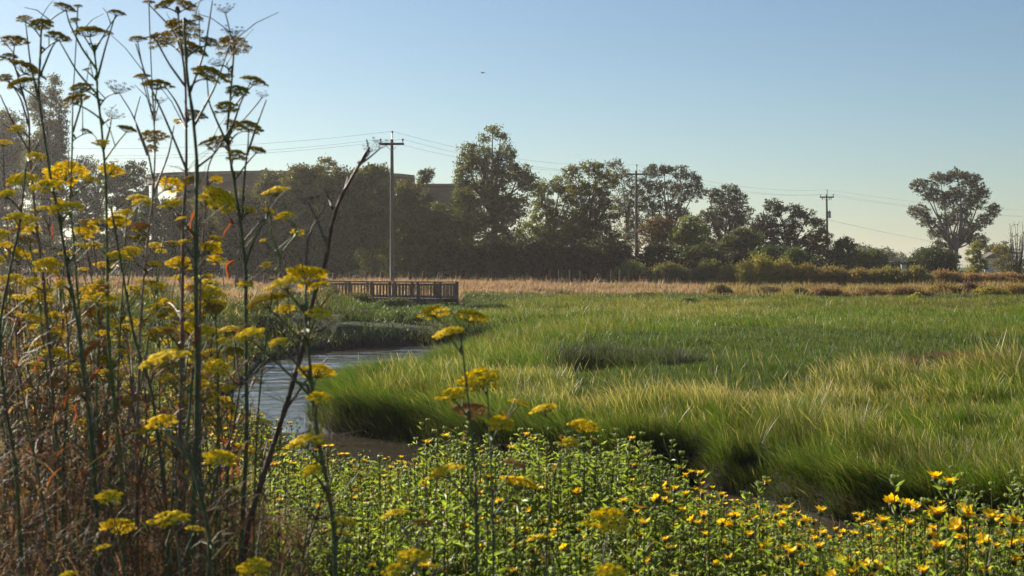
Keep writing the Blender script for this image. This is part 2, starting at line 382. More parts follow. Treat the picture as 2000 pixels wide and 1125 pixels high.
for (y0, y1, dens, ns) in [(13.3, 21, 900, 4), (21, 32, 850, 4), (32, 48, 400, 3), (48, 90, 150, 3)]:
    x, y = scatter(y0, y1, dens)
    ok, d = marsh_ok(x, y); left = ss(-2.0, -5.5, x-(y-50)*.11)*ss(28, 36, y)
    ok &= (d > -.02) & (left < .5)
    inlow = inside(x, y, LOWW)
    dl = seg_dist(x, y, LOWW)
    lw = np.where(inlow, ss(0, .5, dl), 0)
    v = HV+2.45*F/y; u = 1000+x*F/y
    farlow = ss(598, 592, v+8*(fbm(x, y, 6, 55)-.5))
    pd = np.hypot((x-POOLC[0])/1.3, (y-POOLC[1])/2.3)
    keep = ok & ((d > .4) | (rng.uniform(size=len(x)) < .45) | (y > 46)) & (rng.uniform(size=len(x)) > np.maximum(lw*.97, farlow*.98)) & (pd > .95)
    x = x[keep]; y = y[keep]; d = d[keep]; n = len(x); u = u[keep]; v = v[keep]
    g_ = np.where(y < 45, .30, .6)+.0*y; jx = np.floor(x/g_); jy = np.floor(y/g_)
    def hh_(a, b, s): t_ = np.sin(a*12.9898+b*78.233+s)*43758.5453; return t_-np.floor(t_)
    cx_ = (jx+.1+.8*hh_(jx, jy, 1.))*g_; cy_ = (jy+.1+.8*hh_(jx, jy, 2.))*g_; tf = rng.uniform(size=n) < .72
    th_ = rng.uniform(0, 2*PI, n); rr_ = np.abs(rng.normal(0, .10, n))*g_/.30; x = np.where(tf, cx_+np.cos(th_)*rr_, x); y = np.where(tf, cy_+np.sin(th_)*rr_, y)
    rad_l = np.stack([np.cos(th_), np.sin(th_)], 1)*(np.minimum(rr_*30/g_*.10, .55)*tf)[:, None]; tth = np.where(tf, .72+.5*hh_(jx, jy, 3.), 1.0)
    hol = np.zeros(n, bool)
    for hx, hy, ha, hb in HOL: hol |= np.hypot((x-hx)/ha, (y-hy)/hb) < 1
    gap = (hol & (rng.uniform(size=n) < .93)) | ((fbm(x, y, 1.3, 68) > .74) & (y < 40))
    x, y, d, u, v, rad_l, tth = [q[~gap] for q in (x, y, d, u, v, rad_l, tth)]; n = len(x)
    z = ground(x, y)-.02
    patch = fbm(x, y, 2.2, 61); tuft = fbm(x, y, .5, 63)
    hgt = (.02+.76*patch+.20*tuft)*rng.uniform(.65, 1.15, n)
    hgt *= tth
    hgt *= np.where(y > 48, .82, 1)*(.75+.35*ss(0, 1.5, d))
    hgt *= 1-.35*ss(.62, .42, fbm(x, y, 1.1, 66))
    ridge = 1.5*np.exp(-((v-612-(1-ss(850, 1500, u))*30)/17)**2)*ss(1600, 1400, u)+.8*np.exp(-((v-(800-(u-900)*.03))/36)**2)*ss(1000, 1200, u)*ss(1750, 1500, u)+.5*np.exp(-((v-705)/30)**2)*ss(1130, 1050, u)
    hp = .05+.42*ridge*(.4+1.0*fbm(x, y, .8, 71))+.12*ss(.55, .75, fbm(x, y, 1.6, 73))
    head = rng.uniform(size=n) < hp
    hgt = np.where(head, hgt*1.22, hgt)
    w = np.maximum(.0065, y*.00032)*rng.uniform(.6, 1.35, n)
    k = rng.uniform(size=(n, 1))*.5+.5*fbm(x, y, 1.4, 75)[:, None]
    c1 = GT*(1-k)+GT2*k
    ol = (ss(.45, .7, fbm(x, y, 3.0, 77))*.6+.55*ss(620, 600, v))[:, None]; c1 = c1*(1-ol)+OLV*ol
    dead = (rng.uniform(size=n) < .10)[:, None]; c1 = np.where(dead, TAN*.75, c1)
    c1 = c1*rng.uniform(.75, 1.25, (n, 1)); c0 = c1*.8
    shadek = (ss(1.4, .3, d)*.7*(y < 45))[:, None]; c0 = c0*(1-shadek)+np.array([.022, .020, .013])*shadek  # bank-face shade painted into blade bases near the channel, in mud brown
    hc = TAN*rng.uniform(.7, 1.25, (n, 1))
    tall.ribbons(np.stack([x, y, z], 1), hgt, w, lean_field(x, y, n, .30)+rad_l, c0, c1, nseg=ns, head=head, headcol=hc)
# blades crowding the bank edge and hanging over the water
n = 170000; seg = rng.integers(0, 20, n); tt = rng.uniform(0, 1, n); a_ = MARSH[seg]; b_ = MARSH[seg+1]; e_ = b_-a_
ln_ = np.linalg.norm(e_, axis=1); kp = rng.uniform(size=n) < ln_/6.0; seg, tt, a_, b_, e_, ln_ = seg[kp], tt[kp], a_[kp], b_[kp], e_[kp], ln_[kp]; n = len(tt)
nrm = np.stack([e_[:, 1], -e_[:, 0]], 1)/ln_[:, None]; q_ = a_+e_*tt[:, None]; off = rng.uniform(-.45, .95, n)
x, y = q_[:, 0]+nrm[:, 0]*off, q_[:, 1]+nrm[:, 1]*off
ins_ = ground(x, y) < .02; kp = (~ins_) & (np.abs(x) < y*.45+1); x, y, nrm, off = x[kp], y[kp], nrm[kp], off[kp]; n = len(x); z = np.maximum(ground(x, y), -.02)-.02
k = rng.uniform(size=(n, 1)); c1 = (GT*(1-k)+GT2*k)*rng.uniform(.7, 1.2, (n, 1)); dead = (rng.uniform(size=n) < .15)[:, None]; c1 = np.where(dead, TAN*.6, c1)
SHADEC = np.array([.030, .030, .016]); shade_m_ = (ss(.42, .22, ground(x, y)+rng.normal(0, .06, n))*.92)[:, None]  # low-rooted edge blades take a dark muddy colour as painted bank shade
tall.ribbons(np.stack([x, y, z], 1), rng.uniform(.35, .8, n)*(1-.45*shade_m_[:, 0]), np.maximum(.0085, y*.00036)*rng.uniform(.7, 1.3, n), -nrm*rng.uniform(0, .9, (n, 1))+lean_field(x, y, n, .25), c1*(1-shade_m_)*.7+SHADEC*shade_m_, c1*(1-shade_m_*.8)+SHADEC*shade_m_*.8, nseg=4, droop=.45)
tag(tall.build('marsh_grass', M_grass), 'tall green marsh cordgrass with tan seed heads', 'grass', kind='stuff')
# low succulent pickleweed in the hollow, purple patch, and meadow beyond
for (y0, y1, dens) in [(24, 40, 900), (40, 62, 380), (62, 96, 120)]:
    x, y = scatter(y0, y1, dens)
    ok, d = marsh_ok(x, y); left = ss(-2.0, -5.5, x-(y-50)*.11)*ss(28, 36, y)
    inlow = inside(x, y, LOWW); v = HV+2.45*F/y; u = 1000+x*F/y
    pd = np.hypot((x-POOLC[0])/1.25, (y-POOLC[1])/2.2)
    keep = ok & (left < .5) & ((inlow) | (v < 604)) & (pd > .85); x = x[keep]; y = y[keep]; u = u[keep]; v = v[keep]; n = len(x); pd = pd[keep]
    mound = fbm(x, y, 1.2, 81); rim = np.exp(-((pd-1.6)/.6)**2)*(y > POOLC[1])
    h = (.12+.22*mound+.30*rim)*rng.uniform(.6, 1.3, n)
    z = ground(x, y)-.02+.12*mound*0
    k = fbm(x, y, 1.8, 83)[:, None]
    c = np.array([.060, .088, .030])*(1-k)+np.array([.095, .125, .030])*k
    gr = rim[:, None]*.9; c = c*(1-gr)+np.array([.060, .064, .050])*gr
    pur = (ss(1735, 1790, u)*ss(690, 700, v)*ss(735, 720, v)*ss(.35, .5, fbm(x, y, 1.2, 88)))[:, None]; c = c*(1-pur)+np.array([.12, .065, .055])*pur
    c = c*rng.uniform(.7, 1.35, (n, 1))
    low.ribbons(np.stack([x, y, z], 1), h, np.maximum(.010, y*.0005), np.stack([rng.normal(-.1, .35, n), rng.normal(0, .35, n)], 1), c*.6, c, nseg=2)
tag(low.build('pickleweed', M_low), 'low dull green pickleweed carpet in marsh hollow', 'ground cover', kind='stuff')
# meadow strip and dry grass strip further out
mead = MB()
x, y = scatter(92, 135, 45, .1)
n = len(x); v = HV+2.2*F/y; u = 1000+x*F/y
tanline = np.interp(u, [400, 700, 880, 1100, 1400, 1460, 2000], [112, 100, 100, 103, 104, 118, 112])
isg = y < tanline+4*(fbm(x, y, 5, 91)-.5); x1, y1 = x[isg], y[isg]; n = len(x1)
k = fbm(x1, y1, 5, 93)[:, None]; c = (np.array([.085, .115, .032])*(1-k)+np.array([.13, .14, .04])*k)*rng.uniform(.7, 1.3, (n, 1))
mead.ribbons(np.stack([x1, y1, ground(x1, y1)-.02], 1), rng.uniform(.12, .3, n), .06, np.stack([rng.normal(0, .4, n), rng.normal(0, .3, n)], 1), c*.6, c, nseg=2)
tag(mead.build('meadow_grass', M_low), 'short green meadow grass beyond the cordgrass', 'grass', kind='stuff')
x2, y2 = x[~isg], y[~isg]; u2 = u[~isg]
xx, yy = scatter(97, 128, 50, .1); uu = 1000+xx*F/yy; kk = (yy > np.interp(uu, [400, 700, 880, 1100, 1400, 1460, 2000], [112, 100, 100, 103, 104, 118, 112])) & (uu < 1470)
x2 = np.concatenate([x2, xx[kk]]); y2 = np.concatenate([y2, yy[kk]]); n = len(x2)
k = fbm(x2, y2, 2.5, 95)[:, None]
c = (np.array([.36, .235, .16])*(1-k)+np.array([.40, .30, .17])*k)*rng.uniform(.65, 1.25, (n, 1))
gm = (rng.uniform(size=n) < .06+.5*ss(.55, .72, fbm(x2, y2, 3.2, 99)))[:, None]; c = np.where(gm, np.array([.14, .15, .04]), c)
h = rng.uniform(.18, .52, n)*(.45+1.1*fbm(x2, y2, 1.8, 97)); h = np.where(rng.uniform(size=n) < .03, h*1.8, h)
dry.ribbons(np.stack([x2, y2, ground(x2, y2)-.03], 1), h, .055, np.stack([rng.normal(.12, .25, n), rng.normal(0, .2, n)], 1), c*.7, c, nseg=3)
# behind the boardwalk and along the left path, tall wheat-coloured stalks
for (u0, u1, d0, d1, n, hh) in [(560, 900, 82.8, 90, 5200, 1.0), (560, 720, 76.5, 79.2, 2200, .9), (-80, 640, 60, 100, 15000, .75)]:
    y = rng.uniform(d0, d1, n); x = (rng.uniform(u0, u1, n)-1000)*y/F
    c = jit((.40, .28, .17), n, .35, .1)
    dry.ribbons(np.stack([x, y, ground(x, y)-.03], 1), rng.uniform(.3, .85, n)*hh, .045, np.stack([rng.normal(.25, .3, n), rng.normal(0, .2, n)], 1), c*.7, c, nseg=3)
n = 26000; y = rng.uniform(98, 128, n); x = (rng.uniform(1380, 2080, n)-1000)*y/F
k = fbm(x, y, 3.0, 111)[:, None]; c = (np.array([.23, .22, .06])*(1-k)+np.array([.33, .22, .09])*k)*rng.uniform(.6, 1.25, (n, 1))
dry.ribbons(np.stack([x, y, ground(x, y)-.03], 1), rng.uniform(.3, .8, n)*(.4+1.0*fbm(x, y, 2.2, 113)), .06, np.stack([rng.normal(0, .35, n), rng.normal(0, .2, n)], 1), c*.8, c, nseg=3)
tag(dry.build('dry_grass', M_dry), 'pinkish tan dry grass strip before the trees', 'grass', kind='stuff')

# far bank scrub under the boardwalk and on the left bank: fine leafy cover on mounds
sc = MB()
for (u0, u1, d0, d1, n) in [(-150, 1060, 50, 100, 90000), (-150, 620, 26, 60, 60000)]:
    y = rng.uniform(d0, d1, n); x = (rng.uniform(u0, u1, n)-1000)*y/F
    ok, d = marsh_ok(x, y); ins = inside(x, y, WPOLY)
    left = ss(-2.0, -5.5, x-(y-50)*.11)*ss(28, 36, y)
    kp = (~ins) & ((left > .4) | (x < -6.6)) & (y < np.interp(1000+x*F/y, [0, 500, 700, 880, 1060], [72, 80, 93, 97, 99]))
    x, y, d = x[kp], y[kp], d[kp]; n2 = len(x); u = 1000+x*F/y
    mo = ss(.32, .72, fbm(x, y, 2.6, 101)); sz = .10+.62*mo
    flat = ss(1.5, 3.0, d)*ss(640, 720, u)*ss(93, 70, y)      # smooth green lawn-like shelf
    sz = sz*(1-.65*flat)*(1-.8*(y > 74)*(u > 730))
    z = ground(x, y)+rng.uniform(0, 1, n2)**.6*sz
    k = fbm(x, y, 3.5, 103)[:, None]; top = ((z-ground(x, y))/(sz+1e-3))[:, None]
    c = np.array([.060, .082, .030])*(1-k)+np.array([.115, .115, .042])*k
    yel = (rng.uniform(size=(n2, 1)) < .10*ss(640, 560, u)[:, None]*ss(.3, .6, k)); c = np.where(yel, np.array([.5, .36, .03]), c)
    gl = flat[:, None]*.7; c = c*(1-gl)+np.array([.085, .14, .030])*gl
    rd = ((ss(60, 72, y)*ss(720, 600, u)*ss(.45, .6, fbm(x, y, 2.0, 106)))[:, None]); c = c*(1-.6*rd)+np.array([.22, .13, .06])*.6*rd
    c = c*rng.uniform(.7, 1.3, (n2, 1))
    sc.ribbons(np.stack([x, y, z-.06], 1), rng.uniform(.10, .24, n2), np.maximum(.018, y*.0006), np.stack([rng.normal(0, .5, n2), rng.normal(-.1, .5, n2)], 1), c*.7, c, nseg=2)
tag(sc.build('bank_scrub', M_low), 'low mounded green scrub covering the far creek bank', 'ground cover', kind='stuff')

# ------------------------------------------------------------------ trees
def curve_pts(a, b, sag=.0, n=6, wob=.0, r=None):
    r = r or rng
    a = np.array(a, float); b = np.array(b, float); t = np.linspace(0, 1, n)[:, None]
    mid = (a+b)/2; mid[2] += sag; off = r.normal(0, wob, 3); mid = mid+off
    return (1-t)**2*a+2*t*(1-t)*mid+t*t*b
def tree(name, label, cat, d, bu, bv, lobes, col, leaf=.13, dens=1.0, rc=.55, trunk_r=.28, trunks=1, barkcol=(.10, .08, .06), group=None, limbs=True, ratio=.45, var=.28, fork=.35, shell=.45, upright=False, thick=.9, skirt=True):
    base = P(bu, bv, d); gz = float(ground(np.array([base[0]]), np.array([base[1]]))[0]); base[2] = gz-.1
    r = np.random.default_rng(abs(hash((round(bu), round(bv), len(lobes)))) % 100000 if False else int(bu*7+bv*13) % 99991)
    root = empty(name, (base[0], base[1], gz)); tag(root, label, cat, group)
    off = np.array([base[0], base[1], gz])
    S = d/F; cr = MB(); tr = MB()
    L = [(P(u, v, d)+np.array([0, r.uniform(-.4, .4)*rx*S, 0])-off, rx*S, ry*S) for (u, v, rx, ry) in lobes]
    zlo = min(c[2]-rz for c, rx, rz in L); zhi = max(c[2]+rz for c, rx, rz in L)
    fk = np.array([0, 0, max(.4, fork*zhi)])
    cen = np.mean([c for c, _, _ in L], axis=0)
    fk[0] = cen[0]*.4; fk[1] = cen[1]*.3
    starts = []
    for t in range(trunks):
        a = r.uniform(-.5, .5, 3)*(.9 if trunks > 1 else 0); a[2] = 0
        top = fk+a*2.0
        tr.tube(curve_pts(a*.4+np.array([0, 0, -.15]), top, 0, 7, .25, r), np.linspace(trunk_r, trunk_r*.62, 7), 8, col=barkcol)
        starts.append(top)
    for (c, rx, rz) in L:
        st = starts[r.integers(len(starts))]
        if limbs:
            tr.tube(curve_pts(st, c+np.array([0, 0, rz*.3]), .15*rz, 8, .12*np.linalg.norm(c-st), r), np.linspace(trunk_r*.5, .035, 8), 5, col=barkcol)
        area = PI*rx*rz
        ncl = max(6, int(area/(rc*rc)*2.2*dens))
        dv = r.normal(size=(ncl, 3)); dv /= np.linalg.norm(dv, axis=1, keepdims=True)
        rad = r.uniform(shell**3, 1.0, ncl)**(1/3)*r.uniform(.9, 1.12, ncl)
        cc = c+dv*rad[:, None]*np.array([rx, rx*thick, rz])
        if limbs:
            for q in range(0, ncl, 3 if area < 25 else 6):
                tr.tube(curve_pts(c+(cc[q]-c)*.1, cc[q], .1, 4, .15, r), np.linspace(.05, .015, 4), 3, col=barkcol, cap=False)
        nl = max(8, int(2.5*(rc/leaf)**2))
        ctr = np.repeat(cc, nl, axis=0)
        rr = np.repeat(r.uniform(.6, 1.25, ncl), nl)[:, None]*rc
        g = r.normal(size=(len(ctr), 3))*np.array([.5, .5, .34])
        ctr = ctr+g*rr
        cb = np.repeat(r.uniform(1-var, 1+var, (ncl, 1)), nl, axis=0)
        cl = np.array(col)[None, :]*cb*(1+r.uniform(-.25, .25, (len(ctr), 1)))*(1+r.uniform(-.07, .07, (len(ctr), 3)))
        if upright:
            cr.cards(ctr, r.uniform(.8, 1.6, len(ctr))*leaf, cl, .25, axis=((0, 0, 1.2), .45), r=r)
        else:
            cr.cards(ctr, r.uniform(.6, 1.3, len(ctr))*leaf, cl, ratio, r=r)
    tr.build('trunk', M_bark, root, smooth=True); cr.build('crown', M_tree, root)
    return root

DK = (.045, .05, .018); OL = (.10, .108, .024); YG = (.13, .16, .025); GY = (.075, .078, .045); BR = (.105, .066, .036); MG = (.060, .085, .028)
tree('broadleaf_tree', 'hazy rounded tree at the far left edge behind the fennel', 'tree', 165, 5, 540, [(-30, 290, 60, 80), (15, 275, 48, 60), (30, 340, 50, 60), (-40, 380, 60, 60), (10, 420, 50, 60)], GY, group=None)
tree('poplar_tree', 'tall loose columnar poplar behind fennel at left', 'tree', 150, 92, 545, [(78, 200, 20, 42), (106, 185, 13, 40), (118, 250, 13, 60), (90, 270, 30, 60), (70, 320, 26, 60), (112, 330, 24, 60), (90, 400, 36, 60), (92, 470, 40, 50)], GY, leaf=.12, dens=1.0, rc=.45, shell=.2, fork=.2)
tree('broadleaf_tree', 'pale leafy tree right of the poplar with sunlit gaps', 'tree', 148, 180, 545, [(165, 328, 26, 24), (212, 345, 30, 28), (140, 370, 30, 40), (190, 380, 45, 36), (160, 430, 55, 50), (200, 480, 60, 50)], GY, dens=.8)
tree('broadleaf_tree', 'small rounded tree left of the curved concrete building', 'tree', 142, 255, 545, [(262, 338, 25, 24), (248, 372, 36, 34), (270, 420, 40, 50), (250, 480, 50, 50)], (.06, .066, .036), dens=.95)
for i, (u, top, wd, dd, lab) in enumerate([
    (330, 385, 50, 141, 'dark dense tree below left end of curved building'), (400, 388, 46, 144, 'dark dense tree behind the two tallest fennel stems'),
    (468, 362, 45, 139, 'dark tree right of the speed limit sign'), (535, 330, 46, 143, 'leafy tree reaching up to the building roof edge'),
    (600, 322, 46, 141, 'tree whose glittering top rises just over the roof edge'), (665, 330, 45, 138, 'dark tree left of the nearest utility pole beside the leaning dry stalk'),
    (728, 322, 40, 140, 'tree with open leafy top just left of nearest utility pole'), (790, 345, 36, 144, 'tree just right of the nearest utility pole'),
    (850, 395, 40, 137, 'lower yellow green tree at left foot of the tallest tree')]):
    L = [(u, top+22, wd*.62, 24), (u-wd*.5, top+48, wd*.6, 34), (u+wd*.5, top+46, wd*.6, 34), (u, top+85, wd*.95, 45), (u-wd*.3, top+130, wd*.95, 50), (u+wd*.4, top+125, wd*.95, 50), (u, 515, wd*1.1, 32)]
    r_ = np.random.default_rng(i+5); L = [(a+r_.uniform(-8, 8), b+r_.uniform(-6, 6), c*r_.uniform(.85, 1.15), e) for a, b, c, e in L]
    if i == 4: L += [(642, 318, 14, 13), (585, 338, 26, 16), (618, 335, 20, 14)]
    if i == 3: L += [(520, 350, 20, 14)]
    if i == 6: L += [(748, 333, 20, 12), (700, 345, 20, 12)]
    tree('broadleaf_tree', lab, 'tree', dd, u, 545, L, [(.075, .078, .022), (.095, .09, .022), (.065, .066, .02)][i % 3] if i != 8 else (.075, .085, .022), leaf=.15, dens=1.05, rc=.55, fork=.25)
tree('slender_tree', 'small round tuft of leaves on a thin stem over flat roof', 'tree', 141, 832, 545, [(832, 343, 18, 13), (826, 352, 12, 9), (833, 400, 14, 25)], (.06, .07, .03), leaf=.12, rc=.35, dens=1.2, trunk_r=.14, fork=.5)
tree('eucalyptus_tree', 'tallest tree with ragged leaning top sprig', 'tree', 142, 965, 545, [(962, 256, 16, 9), (978, 268, 13, 9), (945, 272, 13, 8), (925, 300, 26, 20), (912, 325, 20, 24), (950, 305, 20, 22), (985, 302, 22, 20), (985, 335, 30, 28), (905, 365, 20, 40), (945, 350, 30, 34), (1015, 335, 26, 18), (1035, 362, 24, 26), (960, 395, 48, 44), (1000, 405, 36, 30), (910, 420, 36, 48), (950, 460, 60, 50), (1000, 490, 55, 45)], OL, leaf=.14, dens=1.0, rc=.5, trunk_r=.4, fork=.4, shell=.35)
tree('eucalyptus_tree', 'open leafy tree right of the tallest tree with sky gaps', 'tree', 146, 1075, 545, [(1062, 368, 22, 18), (1095, 362, 24, 18), (1110, 385, 20, 22), (1060, 405, 26, 22), (1090, 420, 28, 24), (1050, 455, 40, 34), (1090, 480, 48, 44), (1060, 510, 50, 32), (1120, 440, 30, 30)], OL, leaf=.13, dens=.9, rc=.45, trunk_r=.28, fork=.35)
tree('eucalyptus_tree', 'yellow tinged tree with uneven crown left of middle pole', 'tree', 143, 1150, 545, [(1118, 340, 22, 15), (1150, 328, 18, 14), (1170, 335, 18, 16), (1192, 350, 20, 20), (1130, 368, 26, 22), (1165, 375, 30, 24), (1145, 410, 30, 30), (1180, 420, 30, 34), (1130, 460, 40, 40), (1180, 480, 48, 46), (1150, 515, 48, 28)], (.115, .115, .022), leaf=.14, dens=.85, rc=.47, trunk_r=.3)
tree('eucalyptus_tree', 'pale grey sparse tree directly behind the middle pole', 'tree', 178, 1222, 540, [(1200, 320, 14, 13), (1212, 345, 20, 20), (1235, 375, 24, 28), (1215, 400, 28, 30), (1245, 430, 26, 34), (1225, 470, 36, 40)], GY, leaf=.13, dens=.55, rc=.45, trunk_r=.22)
tree('eucalyptus_tree', 'tall open gum tree with visible limbs right of middle pole', 'tree', 175, 1312, 540, [(1280, 336, 22, 16), (1300, 330, 18, 12), (1330, 338, 20, 15), (1352, 352, 20, 17), (1358, 378, 18, 20), (1265, 360, 20, 22), (1300, 365, 24, 16), (1330, 375, 22, 17), (1275, 400, 26, 28), (1320, 410, 26, 26), (1300, 455, 40, 30)], (.065, .062, .035), leaf=.13, dens=.72, rc=.42, trunk_r=.32, fork=.35, barkcol=(.16, .13, .11))
tree('broadleaf_tree', 'reddish brown dying tree between middle pole and green bush', 'tree', 150, 1285, 542, [(1290, 434, 26, 12), (1272, 448, 22, 18), (1278, 475, 26, 18), (1300, 455, 14, 16)], BR, leaf=.13, dens=1.0, rc=.4, trunk_r=.15)
tree('broadleaf_tree', 'bright yellow green tree beside the reddish brown one', 'tree', 147, 1352, 542, [(1348, 436, 20, 15), (1332, 458, 22, 20), (1362, 460, 24, 24), (1345, 488, 34, 26), (1370, 500, 26, 24)], YG, leaf=.13, dens=1.2, rc=.42, trunk_r=.18)
tree('eucalyptus_tree', 'gum tree with bare topmost twigs between tall gum and domed bush', 'tree', 178, 1412, 540, [(1395, 378, 18, 12), (1425, 372, 20, 13), (1445, 388, 16, 14), (1412, 400, 30, 20), (1385, 430, 28, 26), (1425, 435, 34, 26), (1450, 420, 22, 20), (1400, 480, 44, 34)], (.055, .053, .032), leaf=.13, dens=.85, rc=.42, trunk_r=.28)
tree('eucalyptus_tree', 'dark clumpy gum tree left of the farthest utility pole', 'tree', 172, 1535, 540, [(1508, 400, 18, 13), (1522, 412, 14, 12), (1550, 415, 18, 16), (1578, 425, 17, 16), (1500, 440, 28, 26), (1540, 450, 26, 24), (1600, 440, 13, 18), (1612, 468, 14, 22), (1585, 470, 22, 20), (1480, 470, 40, 34), (1540, 495, 50, 34), (1600, 505, 30, 28)], (.040, .046, .022), leaf=.14, dens=1.0, rc=.42, trunk_r=.3)
for (u, v, rx, ry, dd, c, lab) in [
    (1450, 480, 46, 32, 150, (.055, .075, .030), 'domed grey green bush below the gum with bare twigs'), (1285, 505, 42, 26, 140, (.034, .042, .018), 'dark low bush right of foot of middle pole'),
    (1370, 508, 44, 30, 142, (.038, .048, .020), 'dark low bush below the bright yellow green tree'), (1500, 510, 44, 28, 146, (.045, .065, .026), 'dark green bush below the clumpy gum tree'),
    (1556, 505, 26, 22, 140, (.065, .10, .035), 'fresher green bush with feathery top left of farthest pole'), (1650, 500, 30, 34, 168, MG, 'green bush just right of farthest utility pole'),
    (1700, 508, 34, 20, 158, MG, 'flat topped green bush in front of hazy distant trees'), (1755, 524, 30, 10, 160, MG, 'low dark green hedge mound beside the small grey box'),
    (1820, 508, 48, 24, 165, (.045, .062, .026), 'broad dark bush at left foot of the big lone gum'), (1210, 510, 34, 34, 141, (.040, .045, .02), 'dark bush left of foot of middle pole')]:
    tree('bush', lab, 'bush', dd, u, 545, [(u, v, rx, ry), (u-rx*.55, v+ry*.35, rx*.55, ry*.7), (u+rx*.55, v+ry*.4, rx*.55, ry*.65), (u-rx*.1, v-ry*.35, rx*.5, ry*.7), (u, 535, rx*1.1, 12)], c, leaf=.13, dens=1.25, rc=.42, trunk_r=.12, limbs=False, thick=.8, shell=.6)
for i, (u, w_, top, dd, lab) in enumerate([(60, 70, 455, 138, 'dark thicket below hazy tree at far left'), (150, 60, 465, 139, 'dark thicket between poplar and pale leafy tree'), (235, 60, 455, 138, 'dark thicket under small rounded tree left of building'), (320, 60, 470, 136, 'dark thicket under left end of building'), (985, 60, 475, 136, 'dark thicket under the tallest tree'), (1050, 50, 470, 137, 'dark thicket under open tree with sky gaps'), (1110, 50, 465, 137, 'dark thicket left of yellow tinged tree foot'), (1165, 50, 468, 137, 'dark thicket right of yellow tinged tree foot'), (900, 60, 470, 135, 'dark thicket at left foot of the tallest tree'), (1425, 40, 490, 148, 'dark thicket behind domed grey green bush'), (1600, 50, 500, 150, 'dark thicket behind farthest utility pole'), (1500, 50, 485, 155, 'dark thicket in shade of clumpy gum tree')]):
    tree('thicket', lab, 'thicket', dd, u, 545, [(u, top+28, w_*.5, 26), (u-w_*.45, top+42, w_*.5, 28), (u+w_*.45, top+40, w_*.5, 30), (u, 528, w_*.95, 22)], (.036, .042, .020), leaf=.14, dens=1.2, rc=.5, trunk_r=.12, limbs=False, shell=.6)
# distant hazy trees
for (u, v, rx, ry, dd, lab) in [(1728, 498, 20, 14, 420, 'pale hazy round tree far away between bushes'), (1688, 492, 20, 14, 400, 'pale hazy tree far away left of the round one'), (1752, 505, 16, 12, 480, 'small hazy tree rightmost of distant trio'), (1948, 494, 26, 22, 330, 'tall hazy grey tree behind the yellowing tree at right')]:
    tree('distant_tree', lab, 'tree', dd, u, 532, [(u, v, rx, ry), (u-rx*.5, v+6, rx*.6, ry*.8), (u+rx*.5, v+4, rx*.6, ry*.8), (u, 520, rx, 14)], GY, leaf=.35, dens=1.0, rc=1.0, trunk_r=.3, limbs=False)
# the lone gum
tree('lone_gum_tree', 'big lone gum tree with fan of bare limbs at right', 'tree', 228, 1858, 535, [(1797, 362, 20, 14), (1818, 378, 20, 16), (1838, 350, 22, 14), (1868, 342, 24, 13), (1895, 352, 24, 15), (1918, 372, 20, 18), (1905, 395, 22, 18), (1870, 378, 26, 18), (1845, 392, 22, 20), (1795, 412, 20, 15), (1812, 430, 18, 14), (1938, 412, 14, 16), (1925, 430, 18, 14), (1880, 415, 24, 18), (1850, 430, 20, 16), (1900, 445, 20, 16), (1830, 455, 18, 16), (1878, 462, 26, 16), (1912, 470, 20, 16), (1838, 482, 16, 14)], (.060, .055, .030), leaf=.16, dens=.85, rc=.40, trunk_r=.42, trunks=5, fork=.24, barkcol=(.12, .10, .10), shell=.3)
tree('young_tree', 'bright yellow green upright young tree right of lone gum', 'tree', 185, 1908, 540, [(1908, 482, 12, 12), (1902, 500, 15, 15), (1912, 515, 16, 16), (1905, 530, 18, 10)], (.17, .17, .025), leaf=.13, dens=1.2, rc=.38, trunk_r=.12, limbs=False)
tree('young_tree', 'sparse yellowing tree near the right edge', 'tree', 180, 1962, 540, [(1958, 484, 12, 8), (1965, 500, 12, 12), (1950, 515, 14, 10), (1970, 525, 18, 12), (1943, 488, 6, 5)], (.17, .14, .03), leaf=.11, dens=.7, rc=.38, trunk_r=.1)
# bare upright poplar at the right edge
rt = empty('bare_poplar_tree', (*P(1985, 540, 176)[:2], 1.5)); tag(rt, 'nearly leafless poplar of upright bare branches at right edge', 'tree')
mb = MB(); cr = MB()
for k in range(26):
    u = random.uniform(1970, 2010); top = random.uniform(432, 500); o = P(1985+(u-1985)*.3, 540, 176)-np.array([*P(1985, 540, 176)[:2], 1.5]); e = P(u, top, 176+random.uniform(-1, 1))-np.array([*P(1985, 540, 176)[:2], 1.5]); o[2] = 0
    pts = curve_pts(o, e, .5, 6, .3); mb.tube(pts, np.linspace(.07, .02, 6), 4, col=(.10, .08, .08))
    tt = rng.uniform(.5, .98, 24); pp = np.array([pts[min(5, int(a*5.99))] for a in tt])+rng.normal(0, .22, (24, 3))
    cr.cards(pp, .09, jit((.07, .065, .035), 24))
cb = rng.normal(size=(900, 3))*np.array([1.1, .7, .8])+np.array([0, 0, 1.0]); cr.cards(cb, .16, jit((.04, .045, .02), 900))
mb.build('trunk', M_bark, rt); cr.build('crown', M_tree, rt)

